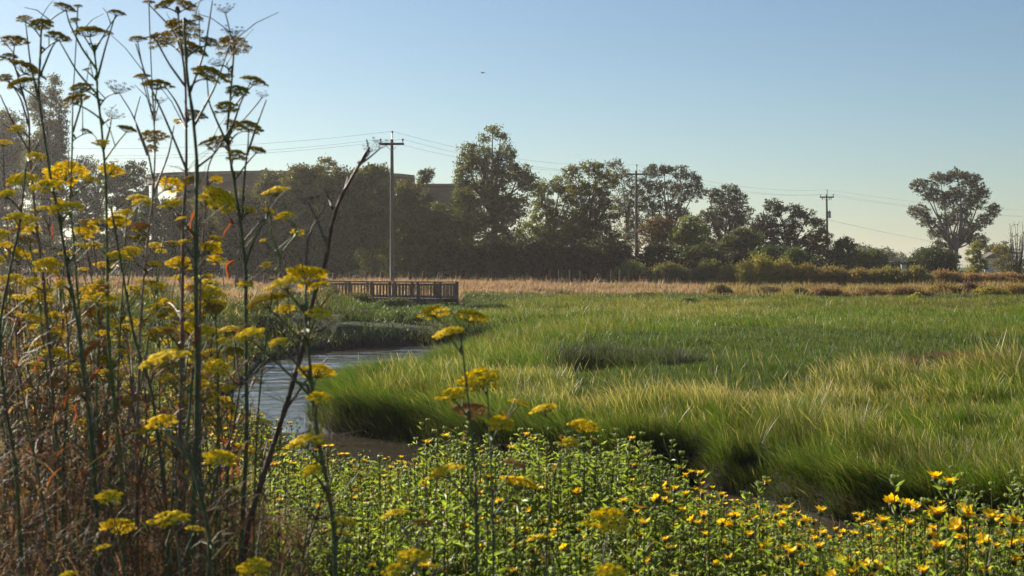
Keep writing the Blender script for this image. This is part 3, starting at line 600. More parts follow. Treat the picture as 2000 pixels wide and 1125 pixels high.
# yellow-brown shrubs on the right bank, reddish low shrubs in front of them
def shrub(name, label, d, u, v, rx, ry, col, leaf=.10, n=2600, up=.9, group=None, cat='shrub'):
    b = P(u, v, d); S = d/F; gz = float(ground(np.array([b[0]]), np.array([b[1]]))[0])
    H = max(.4, (b[2]+ry*1.55*S)-gz)
    mb = MB(); r = np.random.default_rng(int(u*3+v*7))
    nc = 60; cc = r.normal(size=(nc, 3)); cc /= np.linalg.norm(cc, axis=1, keepdims=True); cc[:, 2] = np.abs(cc[:, 2]); cc *= (r.uniform(.4, 1, nc)**.5)[:, None]
    cc = cc*np.array([rx*S*1.15, rx*S*.6, H*.9])
    k = n//nc; p = np.repeat(cc, k, 0)+r.normal(size=(nc*k, 3))*np.array([.16*rx*S, .16*rx*S, .13*H]); p[:, 2] = np.clip(p[:, 2], .02, None)
    bright = np.repeat(r.uniform(.75, 1.25, (nc, 1)), k, 0)
    c = np.array(col)*bright*r.uniform(.7, 1.3, (nc*k, 1))
    mb.cards(p, r.uniform(.6, 1.3, nc*k)*leaf, c, .35, axis=((0, 0, up), .6), r=r)
    st = MB()
    for q in range(12):
        e = cc[q]*.8; st.tube([np.array([e[0]*.15, e[1]*.15, -.05]), e*.55, e], [.03, .02, .008], 4, col=(.09, .07, .05))
    root = empty(name, (b[0], b[1], gz)); tag(root, label, cat, group)
    mb.build('foliage', M_low, root); st.build('stem', M_bark, root)
sh = [(1235, 540, 40, 14, 132, (.15, .15, .05), 'olive weedy shrub behind posts at foot of middle pole'), (1310, 540, 36, 13, 131, (.15, .13, .05), 'olive weedy shrub behind last fence posts'),
      (1385, 545, 28, 18, 127, (.10, .10, .045), 'grey green shrub just right of fence end'), (1440, 548, 32, 18, 122, (.17, .14, .055), 'pinkish olive shrub, first right of fence end'),
      (1480, 546, 34, 24, 120, (.20, .16, .035), 'tallest golden shrub on the right bank'), (1530, 548, 34, 20, 120, (.19, .145, .04), 'golden shrub right of the tallest golden shrub'),
      (1580, 552, 34, 17, 119, (.19, .13, .045), 'golden brown shrub left of the farthest pole foot'), (1632, 554, 34, 16, 119, (.18, .12, .05), 'brown tinted shrub below farthest utility pole'),
      (1685, 556, 34, 15, 118, (.18, .12, .05), 'brown tinted shrub below flat topped green bush'), (1738, 556, 32, 18, 118, (.17, .14, .05), 'straw green shrub below small grey box'),
      (1788, 556, 32, 17, 117, (.15, .125, .05), 'straw green shrub left of the white car roof'), (1845, 558, 36, 14, 120, (.21, .12, .065), 'pinkish shrub right of the white car roof'),
      (1905, 558, 38, 12, 121, (.22, .115, .06), 'pinkish shrub below bright young tree'), (1965, 560, 40, 13, 121, (.23, .13, .07), 'pinkish shrub below black car roof'), (2025, 560, 36, 13, 121, (.22, .13, .06), 'pinkish shrub cut by right edge')]
for (u, v, rx, ry, dd, c, lab) in sh: shrub('weedy_shrub', lab, dd, u, v-2, rx, ry*1.2, tuple(1.45*a for a in c), n=10000)
sh2 = [(1260, 583, 26, 8, (.10, .10, .04), 'dark tuft in dry grass below fence posts'), (1405, 568, 22, 9, (.13, .09, .05), 'brown tuft at right end of dry grass strip'),
       (1345, 593, 22, 6, (.10, .11, .03), 'small olive tuft at back edge of cordgrass, left one'), (1395, 591, 22, 6, (.08, .09, .035), 'small olive tuft at back edge of cordgrass, right one'),
       (1500, 568, 30, 7, (.12, .085, .045), 'low brown shrub below tallest golden shrub'), (1620, 572, 34, 8, (.13, .065, .04), 'low reddish shrub below brown tinted shrubs'),
       (1700, 574, 36, 9, (.14, .075, .04), 'low reddish shrub, middle of the reddish row'), (1775, 576, 40, 10, (.14, .07, .035), 'widest low reddish brown shrub in the row'),
       (1845, 570, 28, 10, (.16, .10, .03), 'low orange brown shrub before pinkish shrubs'), (1895, 570, 22, 12, (.09, .05, .035), 'dark purplish low shrub at right'), (1935, 574, 32, 9, (.19, .15, .03), 'yellowish low shrub near right edge'),
       (1990, 572, 34, 12, (.17, .10, .03), 'orange low shrub at right edge'), (1792, 585, 14, 5, (.25, .26, .04), 'small bright yellow green tuft in far meadow'), (1560, 571, 24, 6, (.12, .09, .04), 'low brown shrub below golden shrubs')]
for (u, v, rx, ry, c, lab) in sh2: shrub('low_shrub', lab, 100-(v-570)*.6, u, v, rx, ry, tuple(1.4*a for a in c), n=3000, leaf=.085, up=.6)
sh3 = [(305, 575, 30, 22, 78, (.075, .09, .04), 'rounded grey green bush on left bank behind fennel'), (400, 565, 26, 18, 84, (.07, .085, .035), 'green bush on left bank below the sign'),
       (560, 585, 34, 16, 76, (.12, .11, .035), 'bush with yellow bloom left of the boardwalk'), (640, 585, 36, 16, 73, (.13, .11, .04), 'bush with yellow bloom below left end of boardwalk'),
       (700, 592, 34, 14, 74, (.10, .09, .035), 'brownish green bush below boardwalk middle'), (770, 598, 34, 11, 73, (.065, .08, .028), 'dark green bush below boardwalk right half'),
       (600, 630, 36, 18, 58, (.075, .085, .038), 'grey green bush overhanging creek below boardwalk'), (690, 636, 38, 16, 57, (.055, .068, .028), 'dark bush overhanging creek right of grey green one'),
       (780, 640, 38, 14, 58, (.06, .075, .03), 'dark bush overhanging creek near bend'), (860, 640, 36, 12, 61, (.055, .07, .028), 'low dark bush at creek bend behind marsh tip'),
       (960, 608, 40, 10, 78, (.085, .11, .03), 'green tussock between boardwalk and cordgrass ridge'), (520, 655, 34, 26, 50, (.07, .08, .035), 'grey green bush on the left creek bank'),
       (455, 680, 34, 28, 44, (.065, .075, .03), 'dark bush at left bend of creek behind fennel')]
for (u, v, rx, ry, dd, c, lab) in sh3: shrub('bank_bush', lab, dd, u, v, rx, ry, c, n=4200, leaf=.06, up=.4, cat='bush')

# ------------------------------------------------------------------ curved building and flat roofed building
def wall_strip(mb, plan, z0, z1, th, col=(1, 1, 1), mat=0):
    plan = np.array(plan, float); n = len(plan)
    t = np.gradient(plan, axis=0); nn = np.stack([-t[:, 1], t[:, 0]], 1); nn /= np.linalg.norm(nn, axis=1, keepdims=True)
    a = plan; b = plan+nn*th
    V = []
    for i in range(n): V += [[*a[i], z0], [*b[i], z0], [*b[i], z1], [*a[i], z1]]
    Q = []
    for i in range(n-1):
        k = i*4
        for j in range(4): Q.append([k+j, k+4+j, k+4+(j+1) % 4, k+(j+1) % 4])
    Q += [[0, 1, 2, 3], [4*(n-1)+3, 4*(n-1)+2, 4*(n-1)+1, 4*(n-1)]]
    mb.add(V, Q=Q, mat=mat)
def xy(u, d): return ((u-1000)*d/F, d)
hpts = [(283, 199), (288, 195.5), (305, 192.5), (340, 191), (400, 189.2), (460, 188), (517, 187.5), (580, 188.2), (650, 189.8), (720, 191), (780, 193.5), (810, 197)]
plan = [xy(u, d) for u, d in hpts]
ZT = CZ+12.62
bl = empty('curved_building', (*xy(540, 200), 1.6)); tag(bl, 'long curved concrete building with thin projecting roof edge behind the trees', 'building')
o_ = np.array([*xy(540, 200), 0]); PL = [(a-o_[0], b-o_[1]) for a, b in plan]
mb = MB(); wall_strip(mb, [(a+.0, b+1.3) for a, b in PL[3:]], -1.6+0, ZT-1.6-1.3, .5); mb.build('wall', M_conc, bl)
mb = MB(); n = len(PL)
back = [(a*.9, b+22) for a, b in PL]
V = [[*p, ZT-1.6-.42] for p in PL]+[[*p, ZT-1.6-.42] for p in back]+[[*p, ZT-1.6] for p in PL]+[[*p, ZT-1.6] for p in back]
Q = []
for i in range(n-1):
    Q += [[i, i+n, i+n+1, i+1], [2*n+i, 2*n+i+1, 3*n+i+1, 3*n+i], [i, i+1, 2*n+i+1, 2*n+i], [n+i, 3*n+i, 3*n+i+1, n+i+1]]
Q += [[0, 2*n, 3*n, n], [n-1, 2*n-1, 4*n-1, 3*n-1]]
mb.add(V, Q=Q); mb.build('roof', M_roof, bl)
mb = MB(); wall_strip(mb, [(a, b+.5) for a, b in PL], ZT-1.6-1.3, ZT-1.6-.42, .6); mb.build('fascia', M_conc, bl)
for (u, d) in [(284.5, 199.5), (300, 194.5)]:
    q = xy(u, d); mb = MB(); mb.box((q[0]-o_[0], q[1]-o_[1]+.6, (ZT-1.6-1.3)/2-.8), (.45 if u < 290 else .7, .7, ZT-1.3), mat=0); mb.build('column', M_conc, bl)
for (uu, dd) in [(517, 195)]:
    q = xy(uu, dd); mb = MB(); mb.box((q[0]-o_[0], q[1]-o_[1], ZT-1.6+.3), (.9, .9, .6)); mb.box((q[0]-o_[0]+.2, q[1]-o_[1], ZT-1.6+.7), (.3, .3, .3)); mb.build('roof_vent', M_metal, bl)
b2 = empty('flat_roofed_building', (*xy(850, 214), 1.6)); tag(b2, 'lower flat roofed building between the tuft and the tallest tree', 'building')
zt = CZ+162.5*208/F-1.6
mb = MB(); mb.box((0, 2, zt/2-.3), (11.2, 12, zt-.5)); mb.build('wall', M_conc, b2)
mb = MB(); mb.box((0, 1.9, zt-.15), (11.9, 12.8, .3)); mb.build('roof', M_roof, b2)
b3 = empty('hazy_shed', (*xy(1938, 300), 1.6)); tag(b3, 'small pale grey shed just visible between young tree and yellowing tree', 'shed')
mb = MB(); mb.box((0, 0, 1.5), (4.5, 4, 3.2)); mb.build('wall', M_metal, b3)
mb = MB(); mb.add([[-2.5, -2.3, 3.1], [2.5, -2.3, 3.1], [2.5, 2.3, 3.1], [-2.5, 2.3, 3.1], [0, -2.3, 4.4], [0, 2.3, 4.4]], Q=[[0, 4, 5, 3], [1, 2, 5, 4], [0, 3, 2, 1]], T=[[0, 1, 4], [2, 3, 5]]); mb.build('roof', M_conc, b3)

# ------------------------------------------------------------------ utility poles and wires
def pole(u, vtop, d, lean, label, arm=1.0, extra=False):
    b = P(u, 545, d); gz = float(ground(np.array([b[0]]), np.array([b[1]]))[0]); top = P(u, vtop, d)[2]-gz
    rt = empty('utility_pole', (b[0], b[1], gz)); tag(rt, label, 'utility pole', 'wooden utility poles before the trees')
    s = d/120.0
    mb = MB(); H = top-.62*1.0
    mb.tube([[0, 0, -.3], [0, 0, H*.33], [lean*.5, 0, H*.7], [lean, 0, H]], [.20, .18, .155, .125], 12, col=(1, 1, 1)); mb.build('pole_shaft', M_pole, rt, smooth=True)
    mb = MB(); mb.tube([[lean+.05, -.16, H-.05], [lean+.05, -.16, top-.12]], [.055, .045], 8); mb.ball((lean+.05, -.16, top-.06), .085, (1, 1, 1), sc=(1, 1, 1.3)); mb.build('top_insulator', M_glassy, rt, smooth=True)
    a = 1.02*arm
    mb = MB(); mb.box((lean, -.19, H-.42), (2*a, .14, .19)); mb.build('crossarm', M_pole, rt)
    for sx in (-1, 1):
        mb = MB(); mb.tube([[lean+sx*(a-.10), -.19, H-.36], [lean+sx*(a-.10), -.19, H-.16]], [.035, .03], 6); mb.ball((lean+sx*(a-.10), -.19, H-.08), .085, (1, 1, 1), sc=(1, 1, 1.4)); mb.build('insulator', M_glassy, rt, smooth=True)
        mb = MB(); mb.tube([[lean+sx*a*.52, -.20, H-.47], [lean+sx*.06, -.20, H-.98]], .022, 4); mb.build('brace', M_metal, rt)
    if extra:
        mb = MB(); mb.tube([[lean+.38, -.1, H-3.4], [lean+.38, -.1, H-2.45]], .22, 12); mb.tube([[lean+.38, -.1, H-2.45], [lean+.38, -.1, H-2.1]], [.06, .04], 6); mb.build('transformer', M_metal, rt, smooth=True)
        for sx in (.4, .62, -.6):
            mb = MB(); mb.tube([[lean+sx*a, -.15, H-.50], [lean+sx*a, -.15, H-.82]], [.06, .045], 6); mb.build('cutout_fuse', M_glassy, rt)
        mb = MB(); mb.tube([[lean, -.05, H-7.0], [lean+.8, -.1, H-6.85], [lean+1.5, -.15, H-6.8]], .03, 5); mb.ball((lean+1.6, -.15, H-6.83), .16, (1, 1, 1), sc=(1.5, .7, .5)); mb.build('lamp_arm', M_metal, rt)
    return dict(g=np.array([b[0], b[1], gz]), H=H, top=top, lean=lean, a=a)
p1 = pole(766, 257, 118, -.03, 'nearest wooden utility pole, behind the boardwalk')
p2 = pole(1243, 322, 156, -.03, 'middle wooden utility pole beside the tall open gum tree', 1.0)
p3 = pole(1616, 371, 204, -.12, 'farthest wooden utility pole carrying a transformer', 1.0, True)
def wp(p, k):
    a = p['a']; g = p['g']
    if k < 2: return g+np.array([p['lean']+(-1, 1)[k]*(a-.1), -.19, p['H']-.02])
    if k == 2: return g+np.array([p['lean']+.05, -.16, p['top']+.02])
    return g+np.array([p['lean'], -.22, p['H']-[3.6, 6.4, 6.9][k-3]])
ends = {0: (P(-260, 285, 96), P(2150, 425, 262)), 1: (P(-250, 296, 96), P(2160, 428, 262)), 2: (P(-260, 272, 96), P(2150, 412, 262)), 3: (P(-260, 392, 96), P(2150, 500, 262)), 4: (P(-260, 435, 96), P(2150, 522, 262)), 5: (P(-250, 450, 96), P(2150, 530, 262))}
wl = ['power line on the left ends of the crossarms', 'power line on the right ends of the crossarms', 'highest power line joining the pole tops', 'upper cable crossing the dark trees between the poles', 'middle cable crossing the dark trees between poles', 'lowest cable sagging across the dark trees']
for k in range(6):
    pts = [ends[k][0], wp(p1, k), wp(p2, k), wp(p3, k), ends[k][1]]
    mb = MB()
    for a, b in zip(pts[:-1], pts[1:]):
        t = np.linspace(0, 1, 18)[:, None]; q = a*(1-t)+b*t; q[:, 2] -= (4*t*(1-t)*(1.0 if k < 3 else 1.4))[:, 0]
        mb.tube(q, .008 if k < 3 else .014, 4, cap=False)
    tag(mb.build('power_line', M_wire), wl[k], 'power line', 'overhead lines between the utility poles')

# ------------------------------------------------------------------ chain fence posts
fence = empty('post_fence', (*P(1100, 545, 125)[:2], 1.2)); tag(fence, 'row of short rust brown posts joined by a slack chain before the trees', 'fence')
fo = np.array([*P(1100, 545, 125)[:2], 1.2])
fx = [462, 490, 518, 548, 580, 612, 652, 684, 716, 745, 772, 801, 828, 861, 890, 912, 934, 956, 982, 1006, 1030, 1052, 1073, 1094, 1115, 1135, 1155, 1175, 1195, 1213, 1231, 1250, 1268, 1285, 1303, 1320, 1334, 1343, 1353]
tops = []
for u in fx:
    d = np.interp(u, [460, 700, 1280, 1330, 1353], [108, 122, 125, 129, 136]); vt = np.interp(u, [460, 640, 1060, 1353], [539, 533, 529, 528])+random.uniform(-1.2, 1.2)
    b = P(u, vt, d); gz = float(ground(np.array([b[0]]), np.array([b[1]]))[0])
    mb = MB(); tl = random.uniform(-.04, .04); h = b[2]-gz
    mb.tube([[b[0]-fo[0], b[1]-fo[1], gz-fo[2]-.1], [b[0]-fo[0]+tl, b[1]-fo[1], b[2]-fo[2]-.04], [b[0]-fo[0]+tl, b[1]-fo[1], b[2]-fo[2]]], [.16, .155, .12], 8); mb.build('post', M_rust, fence)
    tops.append(np.array([b[0]-fo[0], b[1]-fo[1], b[2]-fo[2]-.28]))
mb = MB()
for a, b in zip(tops[:-1], tops[1:]):
    t = np.linspace(0, 1, 8)[:, None]; q = a*(1-t)+b*t; q[:, 2] -= (4*t*(1-t)*.16)[:, 0]; mb.tube(q, .022, 4, cap=False)
mb.build('chain', M_rust, fence)

# ------------------------------------------------------------------ boardwalk
A = P(598, 551, 83.5); B = P(862, 551, 79.0)
bw = empty('boardwalk', (B[0], B[1], .6)); tag(bw, 'weathered wooden boardwalk with picket railings ending above the creek bank', 'boardwalk')
ax = (B-A); ax[2] = 0; Lb = np.linalg.norm(ax); ax /= Lb; pr = np.array([-ax[1], ax[0], 0]); bo = np.array([B[0], B[1], .6]); Z = np.array([0, 0, 1.])
R3 = np.stack([ax, pr, Z], 1)
def lb(s, o, z): return A*np.array([1, 1, 0])+ax*s+pr*o+Z*z-bo
zd = 1.20; zr = 2.12; W = 1.7
mb = MB()
for i in range(int(Lb/.15)):
    mb.box(lb(i*.15+.07, W/2, zd-.02+random.uniform(-.004, .004)), (.138, W+.12, .04), R=R3)
mb.build('deck', M_wood, bw)
for o in (0.0, W):
    mb = MB(); mb.box(lb(Lb/2, o, zd-.14), (Lb+.05, .05, .19), R=R3); mb.build('beam', M_wood, bw)
np_ = 6; sp = Lb/np_
for o in (-.06, W+.06):
    for i in range(np_+1):
        mb = MB(); mb.box(lb(i*sp-(.04 if i == np_ else -.04), o, (zr-.04-.1)/2+.0), (.13, .11, zr+.1-.04), R=R3); mb.build('post', M_wood, bw)
    for i in range(np_):
        mb = MB(); s0 = i*sp+.1; s1 = (i+1)*sp-.1
        mb.box(lb((s0+s1)/2, o, zr-.16), (s1-s0-.01, .04, .085), R=R3); mb.box(lb((s0+s1)/2, o, zd+.08), (s1-s0-.01, .04, .085), R=R3)
        k = int((s1-s0)/.20)
        for j in range(k): mb.box(lb(s0+(j+.5)*(s1-s0)/k, o-.04 if o < 0 else o+.04, (zr-.1+zd)/2), (.06 if (i+j) % 5 else .08, .03, zr-.1-zd-.02), R=R3)
        mb.build('railing_panel', M_wood, bw)
    mb = MB(); mb.box(lb(Lb/2, o, zr-.015), (Lb+.2, .15, .05), R=R3); mb.build('handrail', M_wood, bw)
mb = MB()
for j in range(9): mb.box(lb(Lb+.05, .12+j*(W-.24)/8, (zr-.1+zd)/2), (.03, .1, zr-.1-zd-.02), R=R3)
mb.box(lb(Lb+.05, W/2, zr-.12), (.05, W-.05, .085), R=R3); mb.box(lb(Lb+.05, W/2, zd+.07), (.05, W-.05, .085), R=R3); mb.build('end_railing', M_wood, bw)
mb = MB(); mb.box(lb(Lb-2.0, -.02, .88), (3.4, .05, .12), R=R3); mb.build('cross_brace', M_wood, bw)

# ------------------------------------------------------------------ speed sign
def text_mesh(txt, size, loc, parent, mat, name):
    cu = bpy.data.curves.new('t', 'FONT'); cu.body = txt; cu.size = size; cu.align_x = 'CENTER'; cu.extrude = .004; cu.offset = .006
    o = bpy.data.objects.new('t', cu); C.objects.link(o)
    dg = bpy.context.evaluated_depsgraph_get(); dg.update(); me = bpy.data.meshes.new_from_object(o.evaluated_get(dg)); bpy.data.objects.remove(o)
    me.materials.clear(); me.materials.append(mat)
    ob = link_obj(name, me, parent); ob.rotation_euler = (PI/2, 0, 0); ob.location = loc; return ob
b = P(436.5, 514, 96); gz = float(ground(np.array([b[0]]), np.array([b[1]]))[0])
sg = empty('speed_sign', (b[0], b[1], gz)); tag(sg, 'white speed limit 15 sign seen between the tall fennel stems', 'road sign'); sg.rotation_euler = (0, 0, -.12)
hc = b[2]-gz
mb = MB(); mb.box((0, .03, (hc+.3)/2), (.06, .05, hc+.4)); mb.build('sign_post', M_metal, sg)
mb = MB(); mb.box((0, 0, hc), (.47, .012, .74)); pn = mb.build('sign_panel', M_white, sg)
mb = MB()
for s_, zz in ((.43, .355), (.43, -.355)): mb.box((0, -.009, hc+zz), (s_, .004, .014))
for s_ in (-.215, .215): mb.box((s_, -.009, hc), (.014, .004, .69))
mb.build('border', M_black, pn)
text_mesh('SPEED', .125, (0, -.011, hc+.20), pn, M_black, 'lettering'); text_mesh('LIMIT', .125, (0, -.011, hc+.07), pn, M_black, 'lettering'); text_mesh('15', .40, (0, -.011, hc-.29), pn, M_black, 'number')

# ------------------------------------------------------------------ small far things: cars, box, stakes, culvert, bird
def car(u, v, d, rz, paint, label):
    b = P(u, v, d); mt = solid('car_paint', paint, .25, .0, nscale=2, namt=.05, spec=.6)
    gz = b[2]-1.46; rt = empty('parked_car', (b[0], b[1], gz), rz); tag(rt, label, 'car', 'parked cars showing over the weeds')
    prof = [(-2.2, .35), (-2.25, .75), (-2.05, .95), (-1.55, 1.0), (-1.0, 1.38), (-.5, 1.46), (.4, 1.44), (.85, 1.30), (1.35, .98), (2.05, .85), (2.25, .65), (2.25, .35)]
    def ext(pf, w, mbx):
        n = len(pf); V = [[x, -w/2*(1-.16*max(0, z-.95)/.5), z] for x, z in pf]+[[x, w/2*(1-.16*max(0, z-.95)/.5), z] for x, z in pf]
        Qs = [[i, (i+1) % n, (i+1) % n+n, i+n] for i in range(n)]; cc = [[0, .0, .8]]
        V += [[0, -w/2, .7], [0, w/2, .7]]
        T = [[(i+1) % n, i, 2*n] for i in range(n)]+[[i+n, (i+1) % n+n, 2*n+1] for i in range(n)]
        mbx.add(V, Q=Qs, T=T)
    mb = MB(); ext(prof, 1.75, mb); mb.build('body', mt, rt)
    mb = MB(); 
    for s_ in (-1, 1): mb.add([[-1.35, s_*.885, 1.02], [1.15, s_*.885, 1.02], [.65, s_*.80, 1.33], [-.85, s_*.80, 1.36]], Q=[[0, 1, 2, 3]])
    mb.add([[1.32, -.72, 1.02], [1.32, .72, 1.02], [.88, .64, 1.31], [.88, -.64, 1.31]], Q=[[0, 1, 2, 3]]); mb.build('window', M_glass, rt)
    for x in (-1.4, 1.4):
        for y in (-.8, .8):
            mb = MB(); mb.tube([[x, y-.1, .33], [x, y+.1, .33]], .33, 16); mb.build('wheel', M_tyre, rt)
    for y in (-.6, .6):
        mb = MB(); mb.ball((2.2, y, .68), .11, (1, 1, 1), sc=(.6, 1.4, .8)); mb.build('headlight', M_white, rt)
car(1815, 533.5, 150, .35, (.60, .60, .58), 'white car, only its roof showing left of the lone gum')
car(1342, 526, 141, -.5, (.42, .45, .47), 'pale grey car half hidden behind last fence posts')
car(612, 543, 103, 1.2, (.05, .12, .32), 'blue car peeping between fennel and left end of boardwalk')
car(1956, 541, 160, 2.6, (.02, .02, .022), 'black car mostly hidden by pinkish shrubs at right')
b = P(1765, 523, 150); rt = empty('utility_box', (b[0], b[1], 1.3)); tag(rt, 'small grey box standing among green hedges left of lone gum', 'utility box')
mb = MB(); mb.box((0, 0, (b[2]-1.3)/2+.1), (.5, .4, b[2]-1.3+.3)); mb.build('cabinet', M_metal, rt); mb = MB(); mb.box((0, 0, b[2]-1.3+.3), (.58, .48, .06)); mb.build('lid', M_metal, rt)
for (u0, v0, u1, v1, lab) in [(1575, 534, 1581, 518, 'thin leaning pale stake, left of pair by farthest pole'), (1586, 534, 1593, 519, 'thin leaning pale stake, right of pair by farthest pole')]:
    mb = MB(); a_ = P(u0, v0, 130); a_[2] = 1.2; e_ = P(u1, v1, 130); mb.tube([a_, (a_+e_)/2, e_], [.05, .045, .035], 6, col=(.3, .26, .2)); tag(mb.build('wooden_stake', M_bark), lab, 'stake', 'leaning stakes')
b = P(325, 612, 66); mb = MB()
th = np.linspace(0, PI, 12); ro = [[b[0]+.55*math.cos(a), b[1], b[2]-.1+.28*math.sin(a)] for a in th]; mb.tube(ro, .05, 6)
th = np.linspace(0, 2*PI, 17)[:-1]
V = [[b[0]+.5*math.cos(a), b[1]+yy, b[2]-.1+.24*math.sin(a)] for yy in (.0, 1.5) for a in th]; mb.add(V, Q=[[i, (i+1) % 16, (i+1) % 16+16, i+16] for i in range(16)])
tag(mb.build('culvert_pipe', M_metal, smooth=True), 'grey culvert pipe mouth in scrub on left bank behind fennel', 'culvert')
bd = empty('flying_bird', P(943, 142, 90)); tag(bd, 'tiny dark bird gliding high in the sky', 'bird'); bd.rotation_euler = (0, .05, .4)
mb = MB(); mb.tube([[0, -.13, -.01], [0, -.08, 0], [0, 0, -.01], [0, .07, 0], [0, .12, .005], [0, .17, 0]], [.006, .028, .04, .032, .012, .02], 8, col=(.03, .028, .025))
for s_ in (-1, 1):
    mb.add([[s_*.02, -.06, .01], [s_*.02, .05, .005], [s_*.10, .05, .03], [s_*.10, -.07, .035], [s_*.19, .02, .008], [s_*.17, -.03, .015],
            [s_*.02, -.06, .0], [s_*.02, .05, -.005], [s_*.10, .05, .022], [s_*.10, -.07, .027], [s_*.19, .02, .004], [s_*.17, -.03, .008]], Q=[[0, 1, 2, 3], [3, 2, 4, 5], [6, 9, 8, 7], [9, 11, 10, 8], [1, 7, 8, 2], [0, 3, 9, 6], [2, 8, 10, 4], [3, 5, 11, 9]], col=(.03, .028, .025))
mb.build('body', M_bark, bd)
# pale path seen far left
pv = []; n = 30
for i in range(n):
    x = -46+i*1.15
    for y in (106.0, 108.6): pv.append([x, y, float(ground(np.array([x]), np.array([y]))[0])+.06])
mb = MB(); mb.add(pv, Q=[[2*i, 2*i+2, 2*i+3, 2*i+1] for i in range(n-1)], col=(.30, .25, .21)); tag(mb.build('path', M_ground), kind='structure')

# ------------------------------------------------------------------ gumweed plants
def flower_mb(open_=1.0, s=1.0, r=None, lowpoly=False):
    r = r or rng; mb = MB(); n = 16 if not lowpoly else 7
    for k in range(n):
        a = k*2*PI/n+r.uniform(-.1, .1); L = .021*r.uniform(.85, 1.1)*s; el = r.uniform(.25, .75)*open_+(.9*(1-open_)); wd = .0040*s*(1 if not lowpoly else 2)
        dx, dy = math.cos(a), math.sin(a); tx, ty = -dy, dx; c = np.array([.90, .63, .02])*r.uniform(.8, 1.15)
        pts = []
        for t, wq in ((.006*s, .5), (.6, 1.0), (1.0, .35)):
            q = t*L if t != .006*s else .006*s; zz = .004*s+math.sin(el)*q*(1 if t < .9 else .95); rr = math.cos(el)*q+.003*s
            pts += [[dx*rr+tx*wd*wq, dy*rr+ty*wd*wq, zz], [dx*rr-tx*wd*wq, dy*rr-ty*wd*wq, zz]]
        mb.add(pts, Q=[[0, 1, 3, 2], [2, 3, 5, 4]], col=c, mat=1)
    mb.ball((0, 0, .004*s), .0085*s, (.62, .32, .01), mat=1, seg=7 if not lowpoly else 4, ring=4 if not lowpoly else 3, sc=(1, 1, .7))
    mb.ball((0, 0, -.004*s), .0095*s, (.07, .11, .03), mat=0, seg=7 if not lowpoly else 4, ring=4 if not lowpoly else 3, sc=(1, 1, .85))
    return mb
def bud_mb(s=1.0, lowpoly=False):
    s *= 1.2; mb = MB(); mb.ball((0, 0, .002), .0098*s, (.18, .22, .09), seg=8 if not lowpoly else 4, ring=5 if not lowpoly else 3, sc=(1, 1, .8))
    if not lowpoly:
        a = rng.uniform(0, 2*PI, 26); c = np.stack([np.cos(a)*.0105*s, np.sin(a)*.0105*s, rng.uniform(-.004, .008, 26)*s], 1)
        mb.cards(c, .0045*s, jit((.34, .38, .20), 26), .35)
    return mb
FL = [flower_mb(o, s) for o, s in ((1.0, 1.1), (.75, 1.0), (.45, .95), (1.0, .9))]
FLme = [f.mesh('flower_head', [M_gum, M_pet]) for f in FL]
FLlow = [flower_mb(o, 1.15, lowpoly=True) for o in (1., .6)]
BUD = [bud_mb(1.0), bud_mb(.8)]; BUDl = bud_mb(1.2, True)
